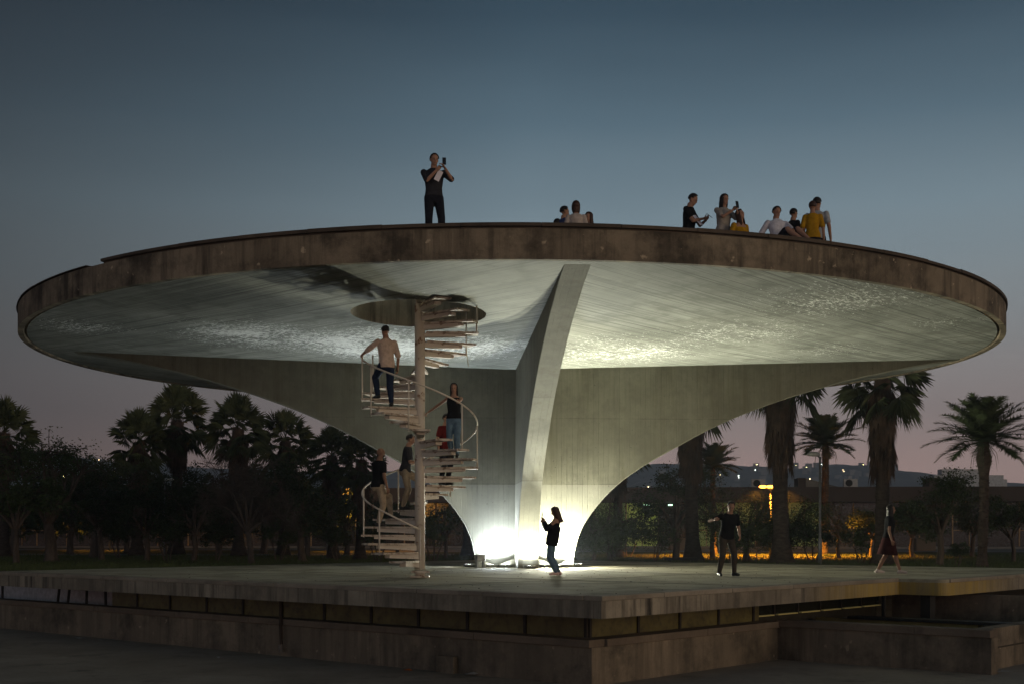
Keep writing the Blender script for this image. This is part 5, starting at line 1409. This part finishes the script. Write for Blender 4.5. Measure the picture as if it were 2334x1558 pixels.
# ================================================================== hills with houses and lights
def ridge(x):
    px = x / 2300 * F_ + CX
    t_ = np.interp(px, [-1500, -400, 0, 150, 300, 700, 1200, 1420, 1560, 1700, 1780, 1900, 2000, 2100, 2180, 2334, 2700, 3600], [1080, 1070, 1052, 1040, 1055, 1080, 1070, 1063, 1060, 1066, 1070, 1068, 1076, 1082, 1094, 1110, 1120, 1130])
    return (YH - t_) / F_ * 2300 + 1
k = Nodes('hill_scrub'); o_ = k.obj(); a = k.noise(o_, .02, 6, .65); b = k.noise(o_, .12, 4, .7)
c = k.mix(k.rng(a, .4, .62), (.10, .10, .08), (.26, .235, .19)); c = k.mix(k.rng(b, .52, .7, 0, .7), c, (.035, .042, .03))
m_hill = k.done(c, .95, .1)
nx, ny = 220, 26
vs_, fs = [], []
for j in range(ny):
    v = j / (ny - 1)
    for i in range(nx):
        x = -1500 + 3600 * i / (nx - 1); y = 1500 + 1000 * v
        h = ridge(x * 2300 / max(y, 2300) if y > 2300 else x)
        prof = math.sin(min(1, v / .8) * PI / 2) ** 1.3 if v < .8 else 1 - (v - .8) * .8
        n_ = mnoise.fractal(Vector((x * .006, y * .006, 0)), 1, 2, 5) * 9 * min(1, v * 3)
        vs_.append((x, y, ZG - 2 + (h + 2) * prof + n_ * (1 if v < .75 else .35)))
for j in range(ny - 1):
    for i in range(nx - 1): fs.append((j * nx + i, j * nx + i + 1, (j + 1) * nx + i + 1, (j + 1) * nx + i))
mb = MB(); mb.add(vs_, fs); hill = mb.build('hill', m_hill, None, True); tag(hill, kind='structure')
HV = np.array(vs_).reshape(ny, nx, 3)
def hill_z(x, y):
    i = (x + 1500) / 3600 * (nx - 1); j = (y - 1500) / 1000 * (ny - 1)
    i0, j0 = int(min(nx - 2, max(0, i))), int(min(ny - 2, max(0, j))); u, v = i - i0, j - j0
    return (HV[j0, i0, 2] * (1 - u) + HV[j0, i0 + 1, 2] * u) * (1 - v) + (HV[j0 + 1, i0, 2] * (1 - u) + HV[j0 + 1, i0 + 1, 2] * u) * v
m_house = [plain('house_pale', (.30, .28, .26), .9), plain('house_grey', (.20, .19, .18), .9), plain('house_cream', (.36, .32, .27), .9)]
m_hl = [emit('house_light_warm', (1.0, .72, .38), 30), emit('house_light_white', (.9, 1.0, .9), 30), emit('house_light_yellow', (1.0, .85, .3), 30)]
rh = random.Random(15)
for n_ in range(95):
    if n_ < 72: px = rh.triangular(1600, 2060, 1850)
    elif n_ < 88: px = rh.uniform(60, 290)
    else: px = rh.uniform(1430, 1700)
    y = rh.uniform(1900, 2290) if rh.random() < .75 else rh.uniform(1700, 1950)
    x = at(px, y); z = hill_z(x, y)
    t = thing('hill_house', 'tiny pale house among others on the distant hillside', 'house', (x, y, z - 1), rh.uniform(-.5, .5), 'houses on the distant hill')
    w, dpt, h = rh.uniform(5, 10), 8, rh.uniform(5, 11)
    mb = MB(); mb.box((0, 0, h / 2), (w, dpt, h)); mb.build('walls', rh.choice(m_house), t)
    mb = MB(); mb.box((0, 0, h + .25), (w + .6, dpt + .6, .45)); mb.build('roof', m_house[1], t)
    if rh.random() < .45 or n_ >= 72 and n_ < 88:
        mm = rh.choice(m_hl)
        for q in range(rh.choice((1, 1, 1, 2))):
            mb = MB(); mb.box((rh.uniform(-.3, .3) * w, -dpt / 2 - .12, rh.uniform(.4, .95) * h), (rh.uniform(.5, 1.4), .2, rh.uniform(.5, .9))); mb.build('lit_window', mm, t)
# dirt track on the hill
pts = []
for q in range(26):
    u = q / 25; px = 1425 + 150 * u; y = 1850 + 160 * u + 12 * math.sin(u * 9); x = at(px, y); pts.append(Vector((x, y, hill_z(x, y) + 1.2)))
mb = MB(); vs_ = []
for p in pts: vs_ += [(p.x, p.y - 2.5, p.z - .6), (p.x, p.y + 2.5, p.z + .8)]
mb.add(vs_, [(2 * i, 2 * i + 2, 2 * i + 3, 2 * i + 1) for i in range(25)]); tag(mb.build('hill_track', plain('track_dust', (.3, .26, .22), .9)), kind='structure')

# ================================================================== haze
mb = MB(); mb.box((150, 1230, 120), (4600, 2580, 250)); hz = mb.build('haze', None); hz.data.materials.clear()
hm_ = bpy.data.materials.new('haze_air'); hm_.use_nodes = True; nt_ = hm_.node_tree; nt_.nodes.clear()
ho = nt_.nodes.new('ShaderNodeOutputMaterial'); hv = nt_.nodes.new('ShaderNodeVolumePrincipled'); hv.inputs['Color'].default_value = (.72, .84, 1.0, 1); hv.inputs['Density'].default_value = .00042; hv.inputs['Anisotropy'].default_value = .2
nt_.links.new(hv.outputs[0], ho.inputs['Volume']); hz.data.materials.append(hm_); tag(hz, 'thin dusk haze over the place', 'haze', kind='stuff')
